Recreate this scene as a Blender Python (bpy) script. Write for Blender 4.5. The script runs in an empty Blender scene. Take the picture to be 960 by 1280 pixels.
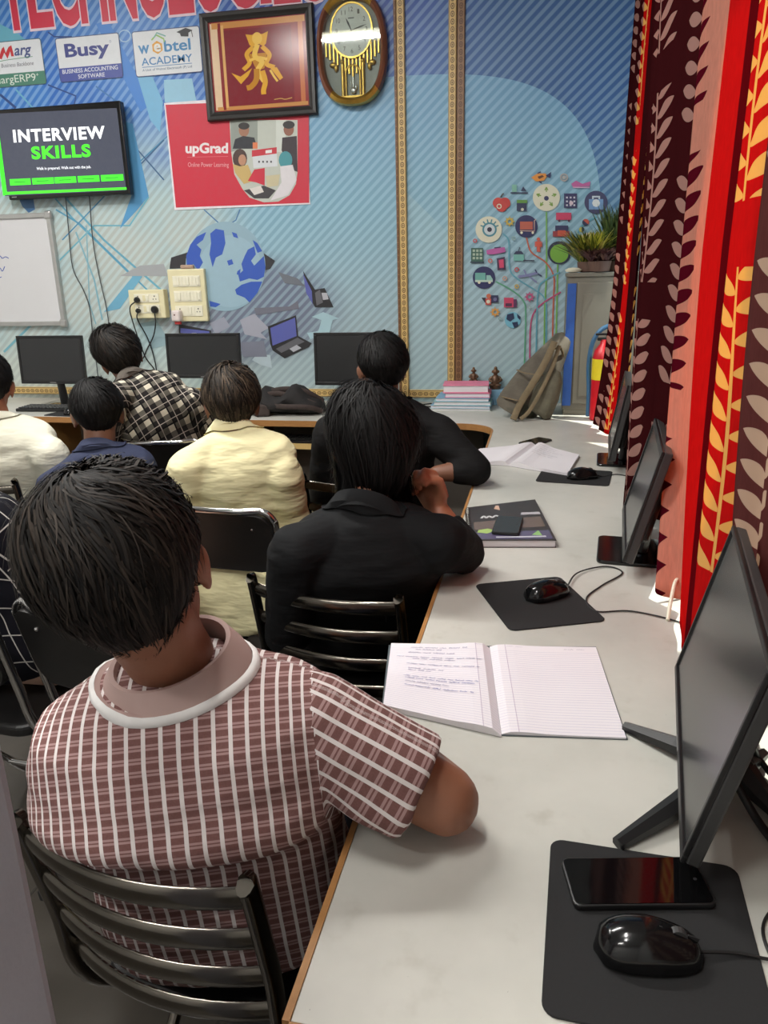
import bpy, bmesh, math, random
import numpy as np
from mathutils import Vector, Matrix, noise as mnoise
from mathutils.bvhtree import BVHTree

random.seed(7); RNG = np.random.default_rng(7)
scene = bpy.context.scene
COL = scene.collection
PI = math.pi

# ------------------------------------------------------------------ camera
CAM = np.array([0.0, 0.0, 1.45]); FPX = 940.0
_p = math.atan(FPX / math.hypot(70, 3010)); _roll = math.atan2(70, 3010); _yaw = math.radians(12.1)
FW = np.array([-math.sin(_yaw)*math.cos(_p), math.cos(_yaw)*math.cos(_p), -math.sin(_p)])
_r0 = np.array([math.cos(_yaw), math.sin(_yaw), 0.0]); _u0 = np.cross(_r0, FW)
RT = math.cos(_roll)*_r0 - math.sin(_roll)*_u0
UP = np.cross(RT, FW)
cd = bpy.data.cameras.new('camera'); cd.sensor_fit = 'VERTICAL'; cd.sensor_height = 36.0
cd.lens = FPX/1280*36.0; cd.clip_start = 0.02
cam = bpy.data.objects.new('camera', cd); COL.objects.link(cam)
M = Matrix.Identity(4)
for i in range(3):
    M[i][0] = RT[i]; M[i][1] = UP[i]; M[i][2] = -FW[i]; M[i][3] = CAM[i]
cam.matrix_world = M
scene.camera = cam
vs = scene.view_settings
vs.view_transform = 'Standard'; vs.look = 'None'; vs.gamma = 1.0; vs.use_curve_mapping = False
vs.exposure = -0.16

# ------------------------------------------------------------------ sky and sun
w = bpy.data.worlds.new('sky'); scene.world = w; w.use_nodes = True
bg = w.node_tree.nodes['Background']
bg.inputs['Color'].default_value = (0.80, 0.90, 1.0, 1); bg.inputs['Strength'].default_value = 1.5
sl = bpy.data.lights.new('sun', 'SUN'); sl.energy = 11.0; sl.angle = math.radians(1.5); sl.color = (1.0, 0.93, 0.82)
sun = bpy.data.objects.new('sun', sl); COL.objects.link(sun)
sun.rotation_euler = Vector((-0.47, 0.10, -0.88)).to_track_quat('-Z', 'Y').to_euler()

# ------------------------------------------------------------------ helpers
def lin(c):
    """sRGB 0-255 triple to linear"""
    out = []
    for v in c:
        v = v/255.0
        out.append(v/12.92 if v <= 0.04045 else ((v+0.055)/1.055)**2.4)
    return tuple(out)

class X:
    """tiny expression wrapper around shader math nodes"""
    def __init__(s, t, sock): s.t = t; s.s = sock
    @staticmethod
    def n(t, op, *a, clamp=False):
        nd = t.nodes.new('ShaderNodeMath'); nd.operation = op; nd.use_clamp = clamp
        for i, v in enumerate(a):
            if isinstance(v, X): t.links.new(v.s, nd.inputs[i])
            else: nd.inputs[i].default_value = float(v)
        return X(t, nd.outputs[0])
    def __add__(s, o): return X.n(s.t, 'ADD', s, o)
    __radd__ = __add__
    def __sub__(s, o): return X.n(s.t, 'SUBTRACT', s, o)
    def __rsub__(s, o): return X.n(s.t, 'SUBTRACT', o, s)
    def __mul__(s, o): return X.n(s.t, 'MULTIPLY', s, o)
    __rmul__ = __mul__
    def __truediv__(s, o): return X.n(s.t, 'DIVIDE', s, o)
    def lt(s, o): return X.n(s.t, 'LESS_THAN', s, o)
    def gt(s, o): return X.n(s.t, 'GREATER_THAN', s, o)
    def frac(s): return X.n(s.t, 'FRACT', s)
    def floor(s): return X.n(s.t, 'FLOOR', s)
    def abs(s): return X.n(s.t, 'ABSOLUTE', s)
    def sin(s): return X.n(s.t, 'SINE', s)
    def mx(s, o): return X.n(s.t, 'MAXIMUM', s, o)
    def mn(s, o): return X.n(s.t, 'MINIMUM', s, o)
    def sat(s): return X.n(s.t, 'ADD', s, 0.0, clamp=True)
    def ss(s, a, b):
        nd = s.t.nodes.new('ShaderNodeMapRange'); nd.interpolation_type = 'SMOOTHSTEP'
        s.t.links.new(s.s, nd.inputs[0]); nd.inputs[1].default_value = a; nd.inputs[2].default_value = b
        return X(s.t, nd.outputs[0])

class Mat:
    def __init__(s, name, rough=0.5, metal=0.0, color=(200, 200, 200), spec=0.5):
        s.m = bpy.data.materials.new(name); s.m.use_nodes = True
        s.t = s.m.node_tree; s.b = s.t.nodes['Principled BSDF']
        s.b.inputs['Roughness'].default_value = rough; s.b.inputs['Metallic'].default_value = metal
        s.b.inputs['Base Color'].default_value = (*lin(color), 1)
        s.b.inputs['Specular IOR Level'].default_value = spec
        s._tc = None
    def co(s, which='Object'):
        if s._tc is None: s._tc = s.t.nodes.new('ShaderNodeTexCoord')
        return s._tc.outputs[which]
    def xyz(s, which='Object'):
        sp = s.t.nodes.new('ShaderNodeSeparateXYZ'); s.t.links.new(s.co(which), sp.inputs[0])
        return [X(s.t, o) for o in sp.outputs]
    def noise(s, scale, detail=3, rough=0.55, which='Object', stretch=None, vec=None):
        n = s.t.nodes.new('ShaderNodeTexNoise'); n.inputs['Scale'].default_value = scale
        n.inputs['Detail'].default_value = detail; n.inputs['Roughness'].default_value = rough
        src = vec if vec is not None else s.co(which)
        if stretch:
            mp = s.t.nodes.new('ShaderNodeMapping'); mp.inputs['Scale'].default_value = stretch
            s.t.links.new(src, mp.inputs[0]); src = mp.outputs[0]
        s.t.links.new(src, n.inputs['Vector'])
        return X(s.t, n.outputs['Fac'])
    def col(s, c):
        r = s.t.nodes.new('ShaderNodeRGB'); r.outputs[0].default_value = (*lin(c), 1); return r.outputs[0]
    def mix(s, f, a, b, mode='MIX'):
        n = s.t.nodes.new('ShaderNodeMix'); n.data_type = 'RGBA'; n.blend_type = mode
        for sock, v in ((n.inputs[0], f), (n.inputs[6], a), (n.inputs[7], b)):
            if isinstance(v, X): s.t.links.new(v.s, sock)
            elif isinstance(v, (int, float)): sock.default_value = v
            elif isinstance(v, tuple): sock.default_value = (*lin(v), 1)
            else: s.t.links.new(v, sock)
        return n.outputs[2]
    def base(s, sock): s.t.links.new(sock, s.b.inputs['Base Color']); return s
    def rough(s, x): s.t.links.new(x.s, s.b.inputs['Roughness']); return s
    def bump(s, h, strength=0.3, dist=0.01):
        b = s.t.nodes.new('ShaderNodeBump'); b.inputs['Strength'].default_value = strength
        b.inputs['Distance'].default_value = dist
        s.t.links.new(h.s, b.inputs['Height']); s.t.links.new(b.outputs[0], s.b.inputs['Normal']); return s

def simple(name, c, rough=0.5, metal=0.0, var=0.12, scale=18, bump=0.0, spec=0.5):
    """procedural material: flat colour with a soft noise variation"""
    m = Mat(name, rough, metal, c, spec)
    n = m.noise(scale, 4)
    d = tuple(max(0, v*(1-var)) for v in c); l = tuple(min(255, v*(1+var)) for v in c)
    m.base(m.mix(n, d, l))
    if bump: m.bump(m.noise(scale*6, 3), bump, 0.004)
    return m.m

def emis(name, c, strength):
    m = Mat(name, 0.4, 0, c); m.b.inputs['Emission Color'].default_value = (*lin(c), 1)
    m.b.inputs['Emission Strength'].default_value = strength
    return m.m

MAT = {}

def link(name, me, mats, parent=None, smooth=False):
    o = bpy.data.objects.new(name, me); COL.objects.link(o)
    if mats is not None:
        for m in (mats if isinstance(mats, (list, tuple)) else [mats]): me.materials.append(m)
    if smooth:
        me.polygons.foreach_set('use_smooth', np.ones(len(me.polygons), bool))
    if parent is not None: o.parent = parent
    return o

def tag(o, label, cat=None, group=None, kind=None):
    if label: o['label'] = label
    if cat: o['category'] = cat
    if group: o['group'] = group
    if kind: o['kind'] = kind
    return o

def empty(name, loc=(0, 0, 0), rz=0.0):
    o = bpy.data.objects.new(name, None); COL.objects.link(o); o.location = loc; o.rotation_euler = (0, 0, rz)
    o.empty_display_size = 0.05
    return o

def copy_tree(o, parent=None):
    c = o.copy(); COL.objects.link(c); c.parent = parent
    for ch in list(o.children): copy_tree(ch, c)
    return c

class MB:
    """mesh builder"""
    def __init__(s): s.v = []; s.f = []; s.m = []; s.n = 0; s.mi = 0
    def add(s, V, F):
        V = np.asarray(V, float).reshape(-1, 3)
        s.v.append(V)
        for f in F: s.f.append([i+s.n for i in f]); s.m.append(s.mi)
        s.n += len(V); return s
    def mat(s, i): s.mi = i; return s
    def box(s, c, d, R=None):
        x, y, z = d[0]/2, d[1]/2, d[2]/2
        V = np.array([[-x,-y,-z],[x,-y,-z],[x,y,-z],[-x,y,-z],[-x,-y,z],[x,-y,z],[x,y,z],[-x,y,z]])
        if R is not None: V = V @ np.asarray(R).T
        return s.add(V+np.asarray(c, float), [(0,3,2,1),(4,5,6,7),(0,1,5,4),(1,2,6,5),(2,3,7,6),(3,0,4,7)])
    def span(s, a, b):
        a = np.asarray(a, float); b = np.asarray(b, float)
        return s.box((a+b)/2, np.abs(b-a))
    def loft(s, rings, cap0=True, cap1=True, closed=True):
        """rings: list of (k,3) arrays with equal k"""
        k = len(rings[0]); F = []
        V = np.concatenate([np.asarray(r, float) for r in rings])
        kk = k if closed else k-1
        for i in range(len(rings)-1):
            for j in range(kk):
                a = i*k+j; b = i*k+(j+1) % k
                F.append((a, b, b+k, a+k))
        if cap0: F.append(tuple(reversed(range(k))))
        if cap1: F.append(tuple(range((len(rings)-1)*k, len(rings)*k)))
        return s.add(V, F)
    def tube(s, pts, r, k=8, caps=True, flat=1.0, ref=None):
        """tube along pts; r scalar or list; flat squeezes across the second axis"""
        P = np.asarray(pts, float); n = len(P)
        rr = np.full(n, r, float) if np.isscalar(r) else np.asarray(r, float)
        T = np.gradient(P, axis=0); T /= np.linalg.norm(T, axis=1)[:, None]+1e-12
        nrm = np.asarray(ref, float) if ref is not None else np.array([0.0, 0.0, 1.0])
        if ref is None and abs(T[0] @ nrm) > 0.9: nrm = np.array([1.0, 0, 0])
        rings = []; th = np.linspace(0, 2*PI, k, endpoint=False)
        for i in range(n):
            nrm = nrm - T[i]*(nrm @ T[i]); nrm = nrm/(np.linalg.norm(nrm)+1e-12)
            b = np.cross(T[i], nrm)
            rings.append(P[i]+rr[i]*(np.cos(th)[:, None]*nrm+np.sin(th)[:, None]*b*flat))
        return s.loft(rings, caps, caps)
    def lathe(s, prof, k=24, c=(0, 0, 0), cap0=True, cap1=True, sx=1.0, sy=1.0):
        th = np.linspace(0, 2*PI, k, endpoint=False); rings = []
        for r, z in prof:
            rings.append(np.c_[c[0]+sx*r*np.cos(th), c[1]+sy*r*np.sin(th), np.full(k, c[2]+z)])
        return s.loft(rings, cap0, cap1)
    def prism(s, poly, axis, a, b, fn=None):
        """extrude a 2-D polygon; axis 0/1/2 is the extrusion axis"""
        P = np.asarray(poly, float); k = len(P)
        def up(t):
            c = np.full(k, t)
            if axis == 2: return np.c_[P[:, 0], P[:, 1], c]
            if axis == 1: return np.c_[P[:, 0], c, P[:, 1]]
            return np.c_[c, P[:, 0], P[:, 1]]
        return s.loft([up(a), up(b)])
    def ball(s, c, r, k=12, h=8, R=None):
        r = np.ones(3)*np.asarray(r, float); rings = []
        th = np.linspace(0, 2*PI, k, endpoint=False)
        for j in range(1, h):
            a = PI*j/h - PI/2
            rings.append(np.c_[math.cos(a)*np.cos(th), math.cos(a)*np.sin(th), np.full(k, math.sin(a))])
        V = np.concatenate(rings+[[[0, 0, -1], [0, 0, 1]]])*r
        if R is not None: V = V @ np.asarray(R).T
        F = []
        for i in range(h-2):
            for j in range(k):
                a = i*k+j; b = i*k+(j+1) % k; F.append((a, b, b+k, a+k))
        n0 = (h-1)*k
        for j in range(k):
            F.append((n0, (j+1) % k, j)); F.append((n0+1, (h-2)*k+j, (h-2)*k+(j+1) % k))
        return s.add(V+np.asarray(c, float), F)
    def mesh(s, name='mesh', bevel=0.0, seg=2, angle=35, fix=True):
        me = bpy.data.meshes.new(name)
        me.from_pydata(np.concatenate(s.v).tolist() if s.v else [], [], s.f)
        me.polygons.foreach_set('material_index', s.m)
        if bevel or fix:
            bm = bmesh.new(); bm.from_mesh(me)
            if fix: bmesh.ops.recalc_face_normals(bm, faces=bm.faces)
            if bevel:
                E = [e for e in bm.edges if len(e.link_faces) == 2 and e.calc_face_angle(0) > math.radians(angle)]
                bmesh.ops.bevel(bm, geom=E, offset=bevel, segments=seg, profile=0.5, affect='EDGES', clamp_overlap=True)
            bm.to_mesh(me); bm.free()
        me.update(); return me
    def build(s, name, mats, parent=None, smooth=False, bevel=0.0, seg=2, angle=35):
        o = link(name, s.mesh(name, bevel, seg, angle), mats, parent, False)
        if smooth:
            me = o.data
            me.polygons.foreach_set('use_smooth', np.ones(len(me.polygons), bool))
            me.set_sharp_from_angle(angle=math.radians(50))
        return o

def rotz(a): c, s = math.cos(a), math.sin(a); return np.array([[c,-s,0],[s,c,0],[0,0,1.0]])
def rotx(a): c, s = math.cos(a), math.sin(a); return np.array([[1,0,0],[0,c,-s],[0,s,c.real]])
def roty(a): c, s = math.cos(a), math.sin(a); return np.array([[c,0,s],[0,1,0],[-s,0,c]])
def unit(v): v = np.asarray(v, float); return v/(np.linalg.norm(v)+1e-12)

def smooth_path(pts, n=8):
    """Catmull-Rom through points"""
    P = np.asarray(pts, float); P = np.vstack([2*P[0]-P[1], P, 2*P[-1]-P[-2]]); out = []
    for i in range(1, len(P)-2):
        for t in np.linspace(0, 1, n, endpoint=False):
            a, b, c, d = P[i-1], P[i], P[i+1], P[i+2]
            out.append(0.5*((2*b)+(c-a)*t+(2*a-5*b+4*c-d)*t*t+(3*b-a-3*c+d)*t**3))
    out.append(P[-2]); return np.array(out)

def rrect(w, h, r, k=5, cx=0, cy=0):
    pts = []
    for (sx, sy, a0) in ((1, 1, 0), (-1, 1, 90), (-1, -1, 180), (1, -1, 270)):
        for j in range(k+1):
            a = math.radians(a0+90*j/k)
            pts.append((cx+sx*(w/2-r)+r*math.cos(a), cy+sy*(h/2-r)+r*math.sin(a)))
    return pts

# ---- rays used to read real positions off known planes (desk top, wall)
def ray(px, py): return FW+RT*(px-480)/FPX-UP*(py-640)/FPX
def on_desk(px, py, z=0.75):
    d = ray(px, py); return CAM+d*((z-CAM[2])/d[2])
WALL_Y = 4.35
def on_wall(px, py, y=WALL_Y):
    d = ray(px, py); q = CAM+d*((y-CAM[1])/d[1]); return q[0], q[2]

# ---- flat print: coloured polygons laid on a surface, one mesh, colour per face
class Print:
    def __init__(s, place, lift=0.0002):
        s.place = place; s.V = []; s.F = []; s.C = []; s.n = 0; s.z = 0.0; s.lift = lift
    def up(s, k=1): s.z += s.lift*k; return s
    def poly(s, pts, c):
        s.V += [s.place(p[0], p[1], s.z) for p in pts]
        s.F.append(tuple(range(s.n, s.n+len(pts)))); s.C.append(c); s.n += len(pts); s.z += 2e-5; return s
    def mesh(s, V, F, c):
        s.V += [s.place(p[0], p[1], s.z) for p in V]
        for f in F: s.F.append(tuple(i+s.n for i in f)); s.C.append(c)
        s.n += len(V); s.z += 2e-5; return s
    def rect(s, x0, y0, x1, y1, c): return s.poly([(x0, y0), (x1, y0), (x1, y1), (x0, y1)], c)
    def disc(s, x, y, r, c, k=28, ry=None, a0=0, a1=2*PI):
        ry = r if ry is None else ry
        return s.poly([(x+r*math.cos(a), y+ry*math.sin(a)) for a in np.linspace(a0, a1, k, endpoint=(a1-a0) < 6.2)], c)
    def ring(s, x, y, r, w, c, k=20):
        A = np.linspace(0, 2*PI, k, endpoint=False)
        V = [(x+r*math.cos(a), y+r*math.sin(a)) for a in A]+[(x+(r-w)*math.cos(a), y+(r-w)*math.sin(a)) for a in A]
        return s.mesh(V, [(i, (i+1) % k, (i+1) % k+k, i+k) for i in range(k)], c)
    def line(s, pts, w, c):
        P = np.asarray(pts, float)
        if len(P) < 2: return s
        T = np.gradient(P, axis=0); T /= np.linalg.norm(T, axis=1)[:, None]+1e-9
        N = np.c_[-T[:, 1], T[:, 0]]*w/2
        k = len(P); V = np.vstack([P+N, P-N])
        return s.mesh(V.tolist(), [(i, i+1, i+1+k, i+k) for i in range(k-1)], c)
    def text(s, body, x, y, w, h, c, bold=0.0, shear=0.0, align='L', grow=0.0, flipy=1, spacing=1.0):
        """text fitted into box: baseline-left (x,y), overall width w, cap height h"""
        V, F = text_mesh(body, bold, shear, spacing)
        base, _ = text_mesh(body, 0.0, shear, spacing)
        x0, x1 = base[:, 0].min(), base[:, 0].max()
        kx = w/(x1-x0); ky = h/0.69
        P = np.c_[x+(V[:, 0]-x0)*kx, y+V[:, 1]*ky*flipy]
        return s.mesh(P.tolist(), F, c)
    def build(s, name, mat, parent=None):
        me = bpy.data.meshes.new(name); me.from_pydata([tuple(v) for v in s.V], [], s.F)
        ca = me.color_attributes.new('Col', 'FLOAT_COLOR', 'CORNER'); arr = []
        for f, c in zip(s.F, s.C): arr += [*lin(c), 1.0]*len(f)
        ca.data.foreach_set('color', np.array(arr, np.float32)); me.update()
        return link(name, me, mat, parent)

_tc = {}
def text_mesh(body, bold=0.0, shear=0.0, spacing=1.0):
    key = (body, bold, shear, spacing)
    if key in _tc: return _tc[key]
    cu = bpy.data.curves.new('lettering', 'FONT'); cu.body = body; cu.size = 1.0; cu.offset = bold; cu.shear = shear
    cu.space_character = spacing; cu.resolution_u = 4; cu.fill_mode = 'FRONT'
    o = bpy.data.objects.new('lettering', cu); COL.objects.link(o)
    dg = bpy.context.evaluated_depsgraph_get(); dg.update()
    me = bpy.data.meshes.new_from_object(o.evaluated_get(dg))
    V = np.array([v.co[:] for v in me.vertices]).reshape(-1, 3)[:, :2]; F = [tuple(p.vertices) for p in me.polygons]
    bpy.data.objects.remove(o); bpy.data.curves.remove(cu); bpy.data.meshes.remove(me)
    _tc[key] = (V, F); return V, F

def print_mat(name, rough=0.5, spec=0.5, emit=0.0):
    m = Mat(name, rough, 0, (255, 255, 255), spec)
    a = m.t.nodes.new('ShaderNodeVertexColor'); a.layer_name = 'Col'
    n = m.noise(30, 3)
    m.base(m.mix(n*0.14, a.outputs[0], (120, 120, 120)))
    if emit:
        m.t.links.new(a.outputs[0], m.b.inputs['Emission Color']); m.b.inputs['Emission Strength'].default_value = emit
    return m.m
# ------------------------------------------------------------------ materials
MAT['chrome'] = simple('chrome', (205, 205, 205), 0.12, 1.0, 0.05)
MAT['gunmetal'] = simple('gunmetal', (104, 99, 92), 0.19, 1.0, 0.10)
MAT['black_plastic'] = simple('black_plastic', (26, 26, 27), 0.38, 0, 0.1, 40)
MAT['grey_plastic'] = simple('grey_plastic', (58, 58, 58), 0.42, 0, 0.1, 40)
MAT['gloss_black'] = simple('gloss_black', (16, 16, 17), 0.14, 0, 0.1, 40)
MAT['black_vinyl'] = simple('black_vinyl', (24, 23, 23), 0.42, 0, 0.15, 60, 0.1)
MAT['rubber'] = simple('rubber', (30, 30, 31), 0.85, 0, 0.12, 300, 0.25)
MAT['screen_off'] = simple('screen_off', (42, 43, 44), 0.22, 0, 0.04, 5)
MAT['glass_black'] = simple('glass_black', (10, 10, 11), 0.05, 0, 0.02, 5)
MAT['cable'] = simple('cable', (28, 28, 28), 0.5)
MAT['cable_grey'] = simple('cable_grey', (70, 74, 78), 0.5)
MAT['white_plastic'] = simple('white_plastic', (236, 232, 210), 0.4, 0, 0.04)
MAT['cream_plastic'] = simple('cream_plastic', (228, 220, 180), 0.45, 0, 0.04)
MAT['white_paint'] = simple('white_paint', (214, 214, 212), 0.75, 0, 0.05, 6, 0.15)
MAT['wood'] = simple('wood', (150, 112, 62), 0.5, 0, 0.2, 9)
MAT['dark_wood'] = simple('dark_wood', (112, 66, 46), 0.35, 0, 0.22, 12)
MAT['panel_grey'] = simple('panel_grey', (112, 104, 96), 0.6, 0, 0.08, 5)
MAT['gold'] = simple('gold', (205, 165, 80), 0.28, 0.9, 0.15, 30)
MAT['paper'] = simple('paper', (226, 222, 226), 0.8, 0, 0.02, 8)
MAT['print'] = print_mat('print', 0.45)
MAT['gloss_print'] = print_mat('gloss_print', 0.18)
MAT['screen_print'] = print_mat('screen_print', 0.25, 0.5, 0.75)
MAT['alu'] = simple('alu', (190, 190, 188), 0.35, 0.8, 0.05)

def desk_mat():
    m = Mat('laminate', 0.36)
    n = m.noise(3.0, 5, 0.6); n2 = m.noise(14, 4); n3 = m.noise(160, 2)
    c = m.mix(n.ss(0.3, 0.75), (206, 205, 197), (186, 186, 178))
    c = m.mix(n2.ss(0.60, 0.80)*0.35, c, (160, 156, 142))
    c = m.mix(n3.ss(0.74, 0.80)*0.6, c, (110, 106, 98))
    m.base(c); m.rough(n2*0.25+0.26)
    return m.m
MAT['laminate'] = desk_mat()

def ply_mat():
    m = Mat('edge_band', 0.5)
    n = m.noise(25, 4, 0.6, stretch=(1, 1, 8)); m.base(m.mix(n, (146, 98, 52), (190, 140, 84))); return m.m
MAT['edge_band'] = ply_mat()

def mural_mat():
    m = Mat('mural', 0.42)
    x, y, z = m.xyz()
    nz = m.noise(1.1, 4, 0.6); nb = m.noise(2.6, 3, 0.5)
    low = m.mix(z.ss(1.0, 1.9), (172, 190, 192), (138, 182, 200))
    low = m.mix(z.ss(1.7, 2.5), low, (112, 166, 204))
    hi = m.mix(z.ss(2.3, 3.0), (66, 110, 186), (48, 74, 170))
    # blue field at the top, pale field with a rounded right shoulder below it
    qx = (x+1.15)/1.43; qz = (z-0.7)/1.75
    q = qx*qx*qx*qx + qz*qz*qz*qz*qz*qz
    inside = q.lt(1.0)
    right = m.mix(z.ss(1.2, 2.4), (112, 160, 186), (58, 100, 158))
    hi = m.mix(x.ss(-0.9, -0.2), hi, right)
    c = m.mix(inside, hi, low)
    # far left: mottled blue turning into pale beige green
    leftm = (1.0-x.ss(-2.3, -1.3))
    lc = m.mix((z+nz*0.5).ss(2.2, 2.65), (178, 200, 198), (66, 128, 206))
    lc = m.mix(nb.ss(0.50, 0.56)*0.55*z.ss(1.9, 2.2), lc, (40, 96, 190))
    lc = m.mix((nb+0.15).ss(0.45, 0.75)*(1.0-(z+x*0.12).ss(1.35, 1.8))*0.85, lc, (200, 204, 192))
    c = m.mix(leftm.ss(0.2, 0.8), c, lc)
    # second paler wedge running down from the upper left
    wedge = (z+x*0.95).lt(1.16)*inside*(x+0.78).gt(0.0)
    c = m.mix(wedge*0.45, c, (168, 200, 206))
    # grey smoke printed round the globe
    ex = (x+1.72)/0.62; ez = (z-1.28)/0.34
    r2 = ex*ex+ez*ez+nz*0.9
    c = m.mix((1.0-r2.ss(0.7, 1.6))*0.85, c, (112, 114, 132))
    # diagonal pinstripe
    st = ((x*0.92-z)*20.0).frac()
    s2 = (st-0.5).abs().ss(0.18, 0.34)
    c = m.mix(s2*0.30*(z.ss(0.9, 1.3)*0.7+0.3), c, (178, 214, 232))
    c = m.mix((1.0-s2)*0.16, c, (26, 84, 140))
    m.base(c); return m.m
MAT['mural'] = mural_mat()

def floor_mat():
    m = Mat('floor_tile', 0.35); n = m.noise(5, 4); m.base(m.mix(n, (56, 52, 48), (80, 75, 68))); return m.m
MAT['floor'] = floor_mat()

def border_mat(name, a, b, xc, hw, along=2):
    m = Mat(name, 0.4); q = m.xyz(); x = q[0] if along == 2 else q[2]; z = q[along]
    f = ((z/0.034).frac()-0.5)*2.0; u = (x-xc)/hw
    r2 = f*f*1.2+u*u*3.2
    ring = (r2-0.55).abs().lt(0.24); dots = r2.lt(0.10)
    edge = (u.abs()-0.86).abs().lt(0.07)
    k = ring.mx(dots).mx(edge)
    c = m.mix(k*0.85, a, b); m.base(c); m.bump(k, 0.5, 0.003); return m.m
G_A, G_B = (214, 182, 118), (92, 60, 32); B_A, B_B = (142, 106, 74), (80, 50, 34)
MAT['border_gold'] = border_mat('border_gold', G_A, G_B, 0.797, 0.022, 0)

# ------------------------------------------------------------------ room shell
def struct(name, mb, m, bevel=0.0, parent=None):
    o = mb.build(name, m, parent, bevel=bevel)
    if parent is None: o['kind'] = 'structure'
    return o
XR = 0.47; XL = -4.2; YB = -1.6; CH = 3.3
floor = struct('floor', MB().span((XL, YB, -0.1), (XR+0.2, WALL_Y+0.15, 0)), MAT['floor'])
fl = MB()
for i in range(8):
    x = XL+0.6*i
    fl.box((x, (YB+WALL_Y)/2, 0.0005), (0.006, WALL_Y-YB, 0.001))
for j in range(10):
    fl.box(((XL+XR)/2, YB+0.6*j, 0.0005), (XR-XL, 0.006, 0.001))
fl.build('tile_joint', simple('grout', (60, 56, 52), 0.9), floor)
struct('ceiling', MB().span((XL, YB, CH), (XR+0.2, WALL_Y+0.15, CH+0.1)), MAT['white_paint'])
wall = struct('wall_back', MB().span((XL, WALL_Y, 0), (XR+0.2, WALL_Y+0.15, CH)), MAT['mural'])
struct('wall_left', MB().span((XL-0.15, YB, 0), (XL, WALL_Y+0.15, CH)), MAT['white_paint'])
struct('wall_front', MB().span((XL-0.15, YB-0.15, 0), (XR+0.2, YB, CH)), MAT['white_paint'])
# right wall with two window openings behind the curtains
W0, W1 = 0.93, 2.55
wr = MB()
wr.span((XR, YB, 0), (XR+0.2, WALL_Y, W0)).span((XR, YB, W1), (XR+0.2, WALL_Y, CH))
for a, b in ((YB, -0.2), (2.05, 2.40), (4.1, WALL_Y)): wr.span((XR, a, W0), (XR+0.2, b, W1))
struct('wall_right', wr, MAT['white_paint'])
def glass_mat():
    m = Mat('pane_glass', 0.05); t = m.t
    tr = t.nodes.new('ShaderNodeBsdfTransparent'); gl = t.nodes.new('ShaderNodeBsdfGlossy'); gl.inputs['Roughness'].default_value = 0.03
    mx = t.nodes.new('ShaderNodeMixShader'); mx.inputs[0].default_value = 0.07
    n = m.noise(2, 2); c = m.mix(n, (238, 244, 244), (250, 252, 252)); t.links.new(c, tr.inputs[0])
    t.links.new(tr.outputs[0], mx.inputs[1]); t.links.new(gl.outputs[0], mx.inputs[2])
    t.links.new(mx.outputs[0], t.nodes['Material Output'].inputs[0]); return m.m
MAT['pane'] = glass_mat()
for k, (a, b) in enumerate(((-0.2, 2.05), (2.40, 4.1))):
    wf = MB(); X0, X1 = XR+0.08, XR+0.13
    for z in (W0, W1-0.05): wf.span((X0, a, z), (X1, b, z+0.05))
    n = 3 if k == 0 else 2
    for i in range(n+1):
        y = a+(b-a-0.05)*i/n; wf.span((X0+0.001, y, W0+0.05), (X1-0.001, y+0.05, W1-0.05))
    wo = wf.build('window_%d' % (k+1), MAT['white_plastic']); wo['kind'] = 'structure'
    for i in range(n):
        y0 = a+(b-a-0.05)*i/n+0.05; y1 = a+(b-a-0.05)*(i+1)/n
        MB().span((XR+0.1, y0, W0+0.05), (XR+0.104, y1, W1-0.05)).build('pane', MAT['pane'], wo)
# plastered pillar at the left edge of the view
d = ray(55, 1110)*0.52
ex, ey = -0.352, 0.385
MAT['plaster'] = simple('plaster', (176, 180, 192), 0.85, 0, 0.06, 9, 0.35)
po = MB().span((ex-0.15, ey-0.15, 0), (ex, ey, CH)).build('wall_pillar', MAT['plaster'], bevel=0.012); po['kind'] = 'structure'
# ornate borders on the back wall
def border(name, rects, mats):
    o = empty(name); o['kind'] = 'structure'
    for (x0, z0, x1, z1, t, mt) in rects:
        MB().span((x0, WALL_Y-t, z0), (x1, WALL_Y-0.0005, z1)).build('border_strip', mt, o, bevel=0.003)
    return o
border('trim_1', [(-0.822, 0.775, -0.808, CH-0.01, 0.014, border_mat('border_b1', B_A, B_B, -0.815, 0.008)), (-0.806, 0.775, -0.764, CH-0.01, 0.020, border_mat('border_g1', G_A, G_B, -0.785, 0.021))], None)
border('trim_2', [(-0.538, 0.775, -0.497, CH-0.01, 0.020, border_mat('border_g2', G_A, G_B, -0.5175, 0.0205)), (-0.495, 0.775, -0.455, CH-0.01, 0.014, border_mat('border_b2', B_A, B_B, -0.475, 0.020))], None)
border('trim_3', [(-4.1, 0.775, -0.824, 0.82, 0.016, MAT['border_gold']), (-0.762, 0.775, -0.540, 0.82, 0.016, MAT['border_gold'])], None)

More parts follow.
